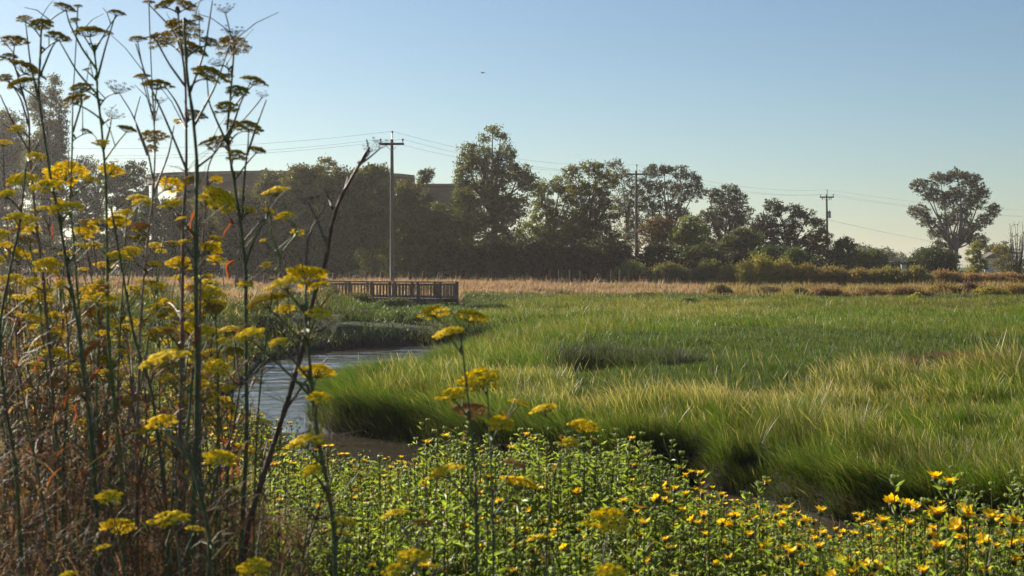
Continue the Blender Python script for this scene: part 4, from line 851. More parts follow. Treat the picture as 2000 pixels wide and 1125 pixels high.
def gum_variant(seed, nst, H, spread, nfl, leafy=1.0, lowpoly=False, yellow=.4, brown=0.0):
    """returns MB of foliage (with buds) and list of flower placements (pos, dir)"""
    r = np.random.default_rng(seed); mb = MB(); heads = []
    for k in range(nst):
        a = r.uniform(0, 2*PI); rr = r.uniform(.0, 1)**.6*spread; h = H*r.uniform(.62, 1.05)
        b = np.array([math.cos(a)*.06, math.sin(a)*.06, -.05]); e = np.array([math.cos(a)*rr, math.sin(a)*rr, h])
        mid = b*.4+e*.5+np.array([math.cos(a)*rr*.25, math.sin(a)*rr*.25, -.05*h])
        m_ = 6 if not lowpoly else 4; t = np.linspace(0, 1, m_)[:, None]; pts = (1-t)**2*b+2*t*(1-t)*mid+t*t*e
        sc_ = (.11, .14, .04) if r.uniform() < .78 else (.17, .10, .05)
        mb.tube(pts, np.linspace(.0042, .0018, m_)*(1 if not lowpoly else 1.5), 4 if not lowpoly else 3, col=sc_, cap=False)
        # side twigs with heads
        tips = [(pts[-1], pts[-1]-pts[-2])]
        for q in range(r.integers(1, 4) if not lowpoly else r.integers(1, 3)):
            tt = r.uniform(.6, .92); i0 = tt*(m_-1); i1 = int(i0); pb = pts[i1]*(1-(i0-i1))+pts[min(i1+1, m_-1)]*(i0-i1)
            dv = np.array([r.normal()*.6, r.normal()*.6, 1.1]); dv /= np.linalg.norm(dv); pe = pb+dv*r.uniform(.05, .14)
            mb.tube([pb, (pb+pe)/2+r.normal(0, .004, 3), pe], [.002, .0018, .0014], 3, col=(.10, .12, .04), cap=False); tips.append((pe, dv))
        nl = int((44 if not lowpoly else 12)*leafy)
        tt = r.uniform(.18, .98, nl); ii = tt*(m_-1); i1 = np.minimum(ii.astype(int), m_-2); f = (ii-i1)[:, None]
        pp = pts[i1]*(1-f)+pts[i1+1]*f
        th = r.uniform(0, 2*PI, nl); o = np.stack([np.cos(th), np.sin(th), r.uniform(.1, .9, nl)], 1); o /= np.linalg.norm(o, axis=1, keepdims=True)
        ls = r.uniform(.55, 1.3, nl)*(.027 if not lowpoly else .036)*(1.25-.5*tt)
        cc = np.array([.215, .27, .08])*(1-r.uniform(size=(nl, 1))*.35)*(1+.7*r.uniform(size=(nl, 1))**2); 
        br = r.uniform(size=nl) < brown; cc[br] = np.array([.20, .10, .045])
        # oriented leaves: quad from stem outwards
        side = np.cross(o, r.normal(size=(nl, 3))); side /= np.linalg.norm(side, axis=1, keepdims=True)
        c0 = pp+o*.004; wq = (ls*.27)[:, None]; up = np.cross(side, o)*(ls*.12)[:, None]
        V = np.stack([c0, c0+o*ls[:, None]*.9-side*wq+up, c0+o*ls[:, None]*2.0-up*.5, c0+o*ls[:, None]*.9+side*wq+up], 1)
        mb.add(V.reshape(-1, 3), Q=(np.arange(nl)*4)[:, None]+np.arange(4), col=np.repeat(cc, 4, 0))
        for (pt, dv) in tips:
            if r.uniform() < yellow: heads.append((pt, dv/np.linalg.norm(dv), int(r.integers(4))))
            else: mb.copyfrom(BUD[r.integers(2)] if not lowpoly else BUDl, t=pt)
    heads.sort(key=lambda q: -q[0][2])
    return mb, heads[:nfl]
GV = []
for i in range(9):
    flw = [.25, .2, .05, .35, .06, .12, .5, .04, .2][i]
    g, h = gum_variant(100+i, [20, 17, 22, 16, 24, 19, 15, 24, 18][i], [.86, .78, .95, .72, .9, .8, .68, 1.0, .82][i], [.30, .28, .24, .30, .30, .26, .28, .22, .32][i], [5, 3, 1, 7, 1, 3, 9, 1, 4][i], yellow=flw, brown=.03 if i not in (2,) else .1)
    GV.append((g.mesh('foliage', [M_gum, M_pet]), h))
def rot_to(dv):
    q = Vector((0, 0, 1)).rotation_difference(Vector(tuple(dv))); return q.to_euler()
def gum(x, y, var, sc, rz, label, group, z=None, tilt=None):
    gz = float(ground(np.array([x]), np.array([y]))[0]) if z is None else z
    rt = empty('gumweed_plant', (x, y, gz-.02), rz); rt.scale = (sc, sc, sc); tag(rt, label, 'gumweed', group)
    me, hd = GV[var]; link_obj('foliage', me, rt)
    fs_ = (1.4 if 1000+x*F/y > 1480 else 1.0)*(.85/max(.5, sc) if sc < .85 else 1)
    for (p_, dv, k) in hd:
        f = link_obj('flower_head', FLme[k], rt); f.location = tuple(float(a) for a in p_); f.rotation_euler = rot_to(dv)
        f.scale = (fs_, fs_, fs_)
    return rt
# hero plants placed where the photo shows them (u, v of top, depth, variant, label)
heroes = [(1765, 955, 5.6, 0, 'gumweed with big open yellow flowers, left plant of tall cluster at lower right'), (1822, 940, 5.4, 6, 'tallest gumweed crowned by paired yellow flowers at lower right'),
          (1880, 985, 5.5, 3, 'gumweed with large yellow flowers just right of the tallest crowned one'), (1725, 1015, 5.3, 5, 'gumweed with few flowers left of the tall lower right cluster'),
          (1950, 905, 7.0, 4, 'gumweed with small orange heads rising at the right edge'), (1612, 1010, 6.2, 7, 'single slender gumweed with green bud over the dark ditch'),
          (1300, 912, 6.4, 0, 'gumweed with a trio of open flowers before the dark hollow'), (1400, 925, 6.2, 3, 'gumweed with flowers beside ditch, right of trio plant'),
          (1440, 965, 5.9, 6, 'gumweed with scattered open flowers left of the single slender one'), (1060, 828, 7.4, 2, 'tall leafy gumweed topped by one orange yellow flower'),
          (1225, 838, 7.6, 7, 'tall bare-headed gumweed with round green buds at centre'), (1180, 850, 7.3, 4, 'bushy gumweed with green buds left of round budded one'),
          (880, 828, 8.0, 7, 'tall leafy gumweed standing above the creek edge'), (1110, 855, 7.0, 2, 'leafy gumweed behind the yellow fennel umbel at centre')]
xh = [('tall budded gumweed in the upright group left of centre', 800, 960), ('tall budded gumweed in the upright group at centre', 960, 1120), ('tall budded gumweed in the upright group right of centre', 1120, 1300)]
for i in range(17):
    u = 845+i*27+random.uniform(-9, 9); heroes.append((u, np.interp(u, [845, 900, 960, 1040, 1150, 1260, 1300], [838, 822, 856, 826, 832, 836, 895])+random.uniform(-4, 30), random.uniform(6.6, 8.6), random.choice([2, 4, 7, 7, 5]), [l for l, a, b_ in xh if a <= u < b_][0] if 800 <= u < 1300 else xh[2][0]))
for (u, v, d, var, lab) in heroes:
    q = P(u, v, d); gz = float(ground(np.array([q[0]]), np.array([q[1]]))[0]); H = [.86, .78, .95, .72, .9, .8, .68, 1.0, .82][var]*1.03
    gum(q[0], q[1], var, (q[2]-gz)/H, random.uniform(0, 6), lab, 'tall gumweed plants singled out in the foreground' if not lab.startswith('tall budded') else lab.replace('gumweed', 'gumweeds'))
# massed near plants
regs = [(440, 640, 'leafy green gumweed in the tangle right of the tall fennel, bottom centre left'), (640, 820, 'budding gumweed massed in front of the creek at bottom'), (820, 980, 'gumweed massed around the pair of blurred fennel stems'),
        (980, 1160, 'yellow flowered gumweed massed at bottom centre'), (1160, 1340, 'budding gumweed massed below the dark marsh hollow'), (1340, 1520, 'gumweed with scattered blooms massed below the ditch'),
        (1520, 1700, 'small bloomed gumweed massed beside the muddy gap'), (1700, 1860, 'yellow flowered gumweed massed beneath the tall lower right cluster'), (1860, 2080, 'yellow flowered gumweed massed in the bottom right corner')]
cnt = 0
pts = []
for it in range(26000):
    y = math.sqrt(random.uniform(4.3**2, 10.8**2)); u = random.uniform(430, 2070); x = (u-1000)*y/F
    md = .235 if y < 7.5 else .33
    if all((x-a)**2+(y-b)**2 > md*md for a, b in pts): pts.append((x, y))
    if len(pts) >= 245: break
pa = np.array(pts); gz = ground(pa[:, 0], pa[:, 1])
for (x, y), z in zip(pts, gz):
    if z < .25: continue
    u = 1000+x*F/y
    # height limits measured from the photograph's skyline of plants
    vt = np.interp(u, [430, 560, 640, 760, 850, 960, 1040, 1150, 1260, 1330, 1400, 1480, 1550, 1610, 1660, 1760, 1850, 2000, 2080], [905, 895, 915, 905, 905, 915, 900, 905, 915, 945, 960, 975, 985, 1035, 1040, 990, 1000, 950, 950])
    maxz = CZ-(vt+random.uniform(0, 20)+115*float(ss(.35, .8, vnoise(x, y, .75, 401)))-12-HV)*y/F
    if u < 960: var = random.choice([1, 2, 4, 4, 7, 5, 2])
    elif u < 1200: var = random.choice([0, 4, 6, 4, 7, 1, 2])
    elif u < 1500: var = random.choice([4, 2, 5, 2, 8, 1])
    else: var = random.choice([0, 3, 6, 6, 8, 3, 5])
    if y < 6.2 and 900 < u < 1500 and random.random() < .6: var = random.choice([0, 3, 6])
    H = [.86, .78, .95, .72, .9, .8, .68, 1.0, .82][var]
    s_ = random.uniform(.72, 1.08) if y < 8 else random.uniform(.62, .9)
    s_ = min(s_, (maxz-z)/H)
    if s_ < .30 or (vnoise(x, y, .6, 405) < .16 and u > 560): continue
    lab = [l for a, b_, l in regs if a <= u < b_] or [regs[0][2]]
    gum(x, y, var, s_, random.uniform(0, 6.28), lab[0], lab[0]+' group' if False else 'massed gumweed: '+lab[0].split(' massed ')[-1], z=z)
    cnt += 1
print('gumweeds', cnt)
# the rest, smaller with distance, as one stuff object
lv = []
for i in range(6):
    g, h = gum_variant(300+i, 13, [.7, .6, .75, .55, .65, .7][i], .3, 14, leafy=1.3, lowpoly=True, yellow=[.2, .14, .06, .24, .28, .1][i], brown=.06)
    for (p_, dv, k) in h: g.copyfrom(FLlow[k % 2], M=np.eye(3)*1.35, t=p_)
    g.V = [np.concatenate(g.V)]; g.col = [np.concatenate(g.col)]; g.Q = [np.concatenate(g.Q)]; g.mq = [np.concatenate(g.mq)]; g.T = [np.concatenate(g.T)]; g.mt = [np.concatenate(g.mt)]
    lv.append(g)
st = MB()
yy = np.sqrt(rng.uniform(8.5**2, 36**2, 5200)); uu = rng.uniform(-120, 2120, 5200); xx = (uu-1000)*yy/F
gz = ground(xx, yy); ds = seg_dist(xx, yy, WPOLY); nb = is_near(xx, yy)
nadd = 0
for x, y, z, u, d_, o_ in zip(xx, yy, gz, uu, ds, nb):
    if not o_ or z < .12 or d_ < .25: continue
    if y < 11 and random.random() < .62 and u > 430: continue
    if y > 14 and random.random() < .35: continue
    vt = np.interp(u, [-120, 430, 560, 640, 760, 850, 960, 1040, 1150, 1260, 1330, 1400, 1480, 1550, 1610, 1660, 1760, 1850, 2000, 2120], [640, 770, 830, 892, 893, 893, 905, 900, 905, 915, 945, 960, 972, 985, 1032, 1035, 980, 980, 940, 940])
    maxz = CZ-(vt+70*float(ss(.35, .75, vnoise(x, y, .9, 403)))*(y < 20)-HV)*y/F
    s_ = min(random.uniform(.7, 1.1), (maxz-z)/.7)
    if s_ < .2: continue
    a = random.uniform(0, 6.28); M = np.array([[math.cos(a), -math.sin(a), 0], [math.sin(a), math.cos(a), 0], [0, 0, 1]])*s_
    st.copyfrom(lv[random.randrange(6)], M=M, t=np.array([x, y, z-.03]), colmul=random.uniform(.8, 1.15)); nadd += 1
print('far gumweeds', nadd)
tag(st.build('gumweed_thicket', [M_gum, M_pet]), 'distant mass of yellow flowered gumweed along the near creek bank', 'gumweed', kind='stuff')
# undergrowth beneath the near plants: leaf litter and grass blades
ug = MB(); n = 42000; y = np.sqrt(rng.uniform(3.4**2, 15**2, n)); x = rng.uniform(-.42, .42, n)*y
kp = is_near(x, y) & (seg_dist(x, y, WPOLY) > .1); x, y = x[kp], y[kp]; n = len(x); z = ground(x, y)
k = rng.uniform(size=(n, 1)); c = np.where(k < .45, np.array([.19, .12, .06]), np.where(k < .8, np.array([.07, .11, .02]), np.array([.09, .05, .03])))*rng.uniform(.6, 1.2, (n, 1))
ug.ribbons(np.stack([x, y, z-.02], 1), rng.uniform(.10, .42, n), rng.uniform(.004, .009, n), np.stack([rng.normal(0, .6, n), rng.normal(0, .6, n)], 1), c*.7, c, nseg=3)
tag(ug.build('undergrowth', M_dry), 'tangled grass and dry litter under the flowers', 'undergrowth', kind='stuff')

# ------------------------------------------------------------------ fennel
def umbel_mb(seed, kind):
    r = np.random.default_rng(seed); mb = MB(); n = int(r.integers(18, 26)) if kind != 'd' else int(r.integers(13, 19)); W = .049; ga = 2.39996
    for k in range(n):
        rr = W*math.sqrt((k+.5)/n)*r.uniform(.9, 1.1); a = k*ga+r.uniform(-.15, .15)
        top = .034-7.5*rr*rr+r.uniform(-.003, .003)
        if kind == 'd': top = .022+6*rr*rr+r.uniform(-.004, .004)
        e = np.array([math.cos(a)*rr, math.sin(a)*rr, top]); mid = e*np.array([.62, .62, .38])
        sc_ = {'y': (.15, .17, .03), 'o': (.12, .12, .03), 'd': (.12, .085, .06), 't': (.30, .20, .10)}[kind]
        t = np.linspace(0, 1, 4)[:, None]; pts = (1-t)**2*0+2*t*(1-t)*mid+t*t*e
        mb.tube(pts, [.0011, .0009, .0008, .0006], 3, col=sc_, cap=False)
        m_ = {'y': 24, 'o': 18, 'd': 7, 't': 20}[kind]
        for q in range(m_):
            r2 = .0115*math.sqrt((q+.5)/m_)*r.uniform(.85, 1.2); a2 = q*ga; c = e+np.array([math.cos(a2)*r2, math.sin(a2)*r2, .0075-38*r2*r2+r.uniform(-.0012, .0012)])
            if kind == 'd': c = e+np.array([math.cos(a2)*r2*.8, math.sin(a2)*r2*.8, .005])
            col = {'y': np.array([.92, .78, .05]), 'o': np.array([.40, .35, .025]), 'd': np.array([.08, .055, .035]), 't': np.array([.42, .27, .12])}[kind]*r.uniform(.7, 1.2)
            if kind == 'y' and r.uniform() < .18: col = np.array([.40, .38, .04])
            if kind == 'o' and r.uniform() < .22: col = np.array([.48, .30, .02])
            s = {'y': .0030, 'o': .0027, 'd': .0018, 't': .0024}[kind]*r.uniform(.8, 1.25); hz = s*(1.0 if kind == 'y' else 1.5)
            V = [c+np.array(v) for v in ((s, 0, 0), (0, s, 0), (-s, 0, 0), (0, -s, 0), (0, 0, hz), (0, 0, -hz))]
            mb.add(V, T=[[0, 1, 4], [1, 2, 4], [2, 3, 4], [3, 0, 4], [1, 0, 5], [2, 1, 5], [3, 2, 5], [0, 3, 5]], col=col, mat=1)
    return mb
UM = {k: [umbel_mb(s*17+ord(k), k).mesh('umbel', [M_stem, M_flo]) for s in range(5)] for k in 'yodt'}
GS = (.075, .10, .045); GS2 = (.10, .15, .045); BS = (.15, .105, .08); DS = (.085, .055, .045); GRY = (.19, .165, .145)
ST = {
 'A': (3.8, .0080, GS, 'thickest green fennel stem, right of the two tall central stems', [(366, 40), (372, 150), (381, 224), (390, 317), (388, 415), (386, 560), (388, 700), (382, 900), (374, 1125)]),
 'B': (4.0, .0065, BS, 'tall brown fennel stem just left of the thickest green one', [(352, 30), (358, 90), (368, 160), (372, 330), (366, 420), (362, 560), (358, 700), (352, 860), (350, 1125)]),
 'C': (3.9, .0066, GS, 'dark green branching fennel stem beside the creek water', [(454, 100), (447, 180), (440, 261), (453, 355), (466, 430), (478, 520), (480, 700), (484, 850), (476, 1000), (468, 1125)]),
 'E': (4.1, .0066, GS2, 'straight bright green fennel stem with forked top left of the dry umbels', [(178, 100), (184, 140), (184, 180), (192, 243), (200, 355), (205, 560), (208, 650), (214, 760), (228, 900), (240, 1125)]),
 'F': (4.2, .0060, BS, 'brown fennel stem in front of the far left hazy tree', [(30, 130), (56, 224), (58, 290), (62, 340), (72, 430), (84, 560), (100, 700), (108, 850), (110, 1125)]),
 'G': (4.0, .0066, GS, 'green fennel stem crossing the columnar poplar', [(80, 56), (78, 110), (76, 187), (88, 270), (95, 330), (112, 430), (130, 540), (152, 640), (160, 720), (178, 850), (195, 1125)]),
 'H': (4.3, .0055, GRY, 'grey fennel stem with dry seed umbels left of the tall pair', [(304, 240), (307, 300), (304, 380), (296, 460), (288, 560), (280, 660), (274, 800), (268, 950), (266, 1125)]),
 'I': (3.7, .0092, DS, 'leaning dark dry fennel stalk crossing the creek', [(726, 292), (700, 340), (668, 395), (650, 450), (640, 510), (620, 570), (604, 630), (588, 700), (565, 780), (540, 850), (515, 930), (490, 1010), (470, 1125)]),
 'J': (3.1, .0072, GS, 'blurred blue green fennel stem with bright umbels before the water', [(596, 560), (598, 640), (604, 700), (612, 780), (622, 860), (634, 920), (645, 990), (652, 1060), (655, 1125)]),
 'K': (3.2, .0048, GS, 'fennel stem holding three yellow umbels before the marsh grass', [(898, 650), (905, 700), (915, 790), (924, 870), (930, 960), (932, 1125)]),
 'L': (3.4, .0042, GS, 'thin fennel stem with orange tinted umbel, right of the three umbel stem', [(950, 750), (955, 830), (958, 900), (962, 1000), (964, 1125)]),
 'M': (3.3, .0040, GS, 'curved thin fennel stem carrying yellow umbel at picture centre', [(1118, 870), (1085, 915), (1075, 990), (1068, 1060), (1066, 1125)]),
 'N': (3.0, .0068, GS, 'blurred green fennel stem bending under bright umbel at lower left', [(378, 720), (374, 800), (366, 860), (385, 930), (405, 1000), (412, 1060), (408, 1125)]),
 'O': (3.2, .0040, GRY, 'short fennel stem with broad dull umbel low at centre', [(1188, 1030), (1180, 1080), (1175, 1125)]),
 'P': (3.7, .0062, GS, 'green fennel stem curving along the left picture edge', [(52, 300), (38, 440), (20, 520), (5, 640), (12, 780), (30, 900), (42, 1125)]),
 'Q': (3.9, .0058, GS, 'green fennel stem slanting behind the grey one', [(205, 400), (226, 520), (245, 620), (262, 680), (290, 760), (305, 840), (320, 960), (330, 1125)]),
 'S': (4.1, .0050, GS2, 'thin green fennel stem between poplar and bright green stem', [(150, 205), (145, 300), (140, 400), (148, 480), (160, 600), (170, 760), (190, 1000), (195, 1125)]),
 'T': (4.1, .0050, BS, 'brown fennel stem between thick green stem and speed sign', [(430, 290), (412, 330), (408, 420), (400, 520), (396, 640), (398, 760), (395, 1125)]),
 'V': (4.2, .0042, GS2, 'slender green fennel stem right of the creekside stem', [(578, 460), (560, 480), (548, 500), (535, 560), (525, 640), (508, 760), (500, 900), (498, 1125)]),
 'Y': (4.4, .0055, BS, 'brown fennel stem low at the left edge', [(12, 470), (22, 560), (30, 660), (34, 780), (40, 1125)]),
 'Z': (4.2, .0048, GS, 'short green fennel stem among the left yellow umbels', [(118, 560), (130, 650), (128, 760), (120, 900), (118, 1125)]),
 'a': (3.4, .0045, GS, 'low fennel stem with paired yellow umbels at bottom left', [(232, 1035), (238, 1075), (240, 1125)]),
 'b': (3.3, .0045, GS, 'low fennel stem with drooping yellow umbel right of the paired one', [(335, 1020), (352, 1060), (360, 1125)]),
 'c': (3.2, .0045, GRY, 'low blurred fennel stem left of the three umbel stem', [(825, 1030), (815, 1075), (812, 1125)]),
 'd': (2.9, .0042, GS, 'very blurred fennel stem at bottom right of bending stem', [(497, 1112), (500, 1125)]),
}
U = '''125 10 45 o;152 10 20 o;47 34 30 o;80 43 52 o;28 75 55 o;228 22 36 o;146 37 22 o;175 56 64 o;211 62 20 o;112 67 52 o;17 108 36 o;48 127 70 o;11 149 32 o;45 157 60 o;170 134 18 o;160 168 50 o;150 190 55 o;228 168 58 d;218 220 46 d;246 248 42 o;304 228 27 d;168 254 25 o;198 276 35 y;300 262 55 o;296 287 30 o
291 2 26 o;325 4 46 o;362 6 46 o;440 14 46 d;385 32 26 o;355 50 78 o;317 72 56 o;269 73 36 o;455 60 50 d;455 82 68 o;373 88 60 o;407 78 40 o;278 146 34 o;306 160 60 o;310 194 36 d;407 138 72 o;425 119 40 d;493 153 52 o;463 173 50 o;444 205 52 o;511 183 32 d;381 220 42 o;446 146 22 o;347 235 20 y;485 243 55 o;455 239 36 o;500 289 40 o;463 299 46 o;429 272 50 o;403 276 30 o
35 248 34 y;6 276 36 y;71 302 38 y;130 330 86 y;45 345 60 y;15 375 44 y;216 328 50 y;175 347 46 y;93 358 60 y;149 399 34 y;422 347 28 y;332 355 60 y;373 350 40 o;425 375 76 y;336 395 50 y;540 369 55 y;525 410 34 y;558 418 40 y;581 450 30 y;515 468 16 y;484 407 36 y;355 425 25 y;424 388 80 y;420 463 30 y;409 481 46 y;360 470 30 y;424 504 40 y;349 507 50 y;405 537 22 y;521 515 26 y
480 552 36 y;300 515 28 y;275 440 40 t;230 429 46 y;233 496 50 y;323 586 24 y;63 446 38 y;52 427 50 y;160 450 46 y;157 478 30 y;276 442 40 y;11 476 32 y;37 491 50 y;93 513 60 y;302 513 28 y;414 476 40 y;224 498 40 y;15 543 42 y;63 547 42 y;63 579 42 y;56 618 55 y;295 607 30 y;239 685 30 y;119 551 26 y;385 748 56 y;414 767 32 y;63 819 34 y;108 745 50 t;149 760 40 t;328 645 26 t;190 430 34 y;120 400 50 y;30 420 44 y;200 560 34 t;260 560 30 y;140 600 28 t'''
UN = '600 533 95 y J;560 548 74 y J;525 580 84 o J;624 608 52 y J;490 648 68 y J;545 664 40 y J;558 600 44 y J;618 720 74 y J;622 772 46 y J;600 856 80 y J;611 914 42 y J;670 1015 55 y J;659 1041 42 y J;328 692 98 y N;317 818 66 y N;429 888 70 y N;850 604 62 y K;918 612 74 y K;880 645 68 y K;887 765 64 y K;917 795 74 t K;939 733 90 y L;977 821 60 y L;1003 903 50 t L;1010 936 78 y L;876 914 78 y K;1012 783 40 y L;1064 794 58 y M;1139 827 68 y M;1113 861 42 y M;1188 1007 92 y O;1191 1112 60 y O;1053 1048 50 y M;213 966 56 y a;231 1022 75 y a;202 1067 36 y a;332 1007 80 y b;380 1030 40 y b;775 1000 60 y c;827 1018 44 t c;809 1080 70 y c;775 1108 56 y c;850 1106 32 y c;497 1104 72 y d;134 1119 40 y a;742 278 46 d I;722 288 34 d I;604 388 44 d I;37 959 40 y Y'
umb = []
keys = [k for k in ST if k not in 'JKLMNOabcdI']
for tok in U.replace('\n', ';').split(';'):
    a = tok.split(); u, v, wd, kd = float(a[0]), float(a[1]), float(a[2]), a[3]
    best = None
    for k in keys:
        pl = np.array(ST[k][4], float)
        for off in (24, 40, 65, 100):
            va = max(pl[0, 1], v+off); ua = np.interp(va, pl[:, 1], pl[:, 0])
            slope = abs(ua-u)/(va-v+1e-3) if va > v else 9
            cost = abs(slope-.85)*60+abs(ua-u)*.8+off*.25+(100 if slope > 1.4 else 0)
            if va <= v+6: cost += 400
            if best is None or cost < best[0]: best = (cost, k, va)
    umb.append((u, v, wd, kd, best[1], best[2]))
for tok in UN.split(';'):
    a = tok.split(); u, v, wd, kd, k = float(a[0]), float(a[1]), float(a[2]), a[3], a[4]
    pl = np.array(ST[k][4], float); ua = np.interp(v, pl[:, 1], pl[:, 0]); va = max(pl[0, 1], v+35+.9*abs(ua-u))
    umb.append((u, v, wd, kd, k, va))
regf = [(-40, 120, 'yellow fennel plant crowded at the left picture edge, behind the taller stems'), (120, 260, 'yellow fennel plant crowded below the columnar poplar'), (260, 400, 'yellow fennel plant crowded behind the tallest two stems'), (400, 540, 'low yellow fennel plant near the creekside stem')]
rf = random.Random(3)
for i in range(42):
    u0 = -40+i*12.5+rf.uniform(-12, 12); vt = np.interp(u0, [-40, 200, 400, 520], [300, 400, 520, 640])+rf.uniform(0, 260); dd = rf.uniform(4.2, 5.6); ln = rf.uniform(-.16, .16)
    k = chr(200+i); lab = [l for a, b_, l in regf if a <= u0 < b_]; lab = lab[0] if lab else regf[0][2]
    ST[k] = (dd, rf.uniform(.0035, .0055), rf.choice([GS, GS2, GS2, BS]), lab, [(u0+(1125-vt)*ln*(1-t)**1.3+rf.uniform(-4, 4), vt+(1125-vt)*t) for t in (0, .2, .4, .6, .8, 1)])
    for j in range(rf.randint(4, 8)):
        vv = vt-20+rf.uniform(0, 1)**1.4*300; sp = 12+(vv-vt)*.16
        tt = max(0, (vv-vt)/(1125-vt)); uu = u0+(1125-vt)*ln*(1-tt)**1.3+rf.uniform(-1, 1)*sp*1.6+(0 if j else 0)
        if vv < 260: continue
        wd = rf.uniform(24, 52)*4.4/dd; umb.append((uu, vv, wd, rf.choice('yyyyyyto'), k, min(1100, vv+26+abs(uu-u0)*.8)))
sheaths = [(378, 400, 378, 465, 9, 'B', (.42, .11, .03)), (452, 425, 440, 465, 7, 'C', (.42, .12, .03)), (455, 508, 441, 548, 9, 'C', (.45, .12, .03)), (190, 668, 165, 712, 13, 'E', (.48, .15, .03)), (388, 635, 376, 678, 9, 'A', (.36, .09, .03)), (196, 710, 182, 765, 8, 'E', (.35, .10, .03)), (155, 790, 140, 830, 9, 'G', (.40, .12, .04)), (466, 882, 420, 852, 6, 'C', (.45, .13, .03)), (170, 915, 145, 945, 7, 'G', (.55, .22, .05)), (355, 915, 345, 950, 8, 'B', (.35, .07, .03)), (205, 840, 190, 890, 12, 'E', (.32, .11, .04)), (95, 470, 112, 440, 6, 'G', (.40, .12, .05)), (500, 700, 520, 690, 5, 'C', (.4, .25, .15)), (440, 740, 500, 700, 7, 'C', (.42, .34, .26)), (105, 735, 140, 700, 7, 'F', (.5, .46, .4)), (490, 1010, 450, 1040, 5, 'I', (.30, .12, .05)), (640, 570, 632, 600, 6, 'J', (.45, .2, .05)), (915, 850, 895, 868, 8, 'K', (.5, .34, .2)), (990, 800, 985, 830, 6, 'L', (.42, .2, .08)), (380, 905, 300, 830, 5, 'A', (.3, .22, .15)), (1095, 870, 1105, 850, 6, 'M', (.4, .16, .06))]
EXTRA = {'I': [[(598, 660), (598, 540), (600, 470), (612, 440), (636, 400)], [(655, 408), (642, 385), (634, 368)], [(678, 383), (680, 345)], [(706, 322), (722, 300), (716, 272)], [(560, 800), (600, 740), (640, 700)]],
 'C': [[(476, 519), (500, 460), (521, 425), (530, 385)], [(470, 425), (478, 336), (484, 290), (486, 250)], [(446, 290), (425, 240), (408, 200), (404, 150)], [(444, 270), (470, 200), (490, 160)], [(480, 300), (505, 235), (520, 195)]],
 'H': [[(303, 350), (290, 300), (275, 262), (256, 218), (232, 180)], [(292, 305), (268, 250), (262, 232), (274, 188)], [(304, 380), (330, 300), (340, 245)]],
 'E': [[(185, 150), (205, 95), (226, 28)], [(184, 134), (160, 95), (135, 45), (128, 16)], [(186, 185), (150, 140), (115, 78)], [(196, 290), (215, 250), (218, 225)]],
 'G': [[(76, 190), (60, 130), (50, 45)], [(78, 150), (100, 95), (116, 70)]], 'B': [[(366, 170), (330, 125), (300, 70), (272, 76)], [(372, 250), (345, 200), (320, 165)], [(370, 330), (320, 225), (285, 150), (265, 85)], [(362, 110), (340, 60), (290, 8)]],
 'A': [[(375, 190), (400, 100), (415, 0)], [(383, 250), (420, 170), (450, 85)], [(388, 330), (420, 300), (452, 245)]], 'F': [[(57, 250), (40, 190), (12, 150)], [(60, 300), (25, 240), (0, 185)]], 'S': [[(148, 260), (160, 200), (158, 172)]], 'V': [[(548, 500), (530, 460), (526, 415)]]}
ui = 0
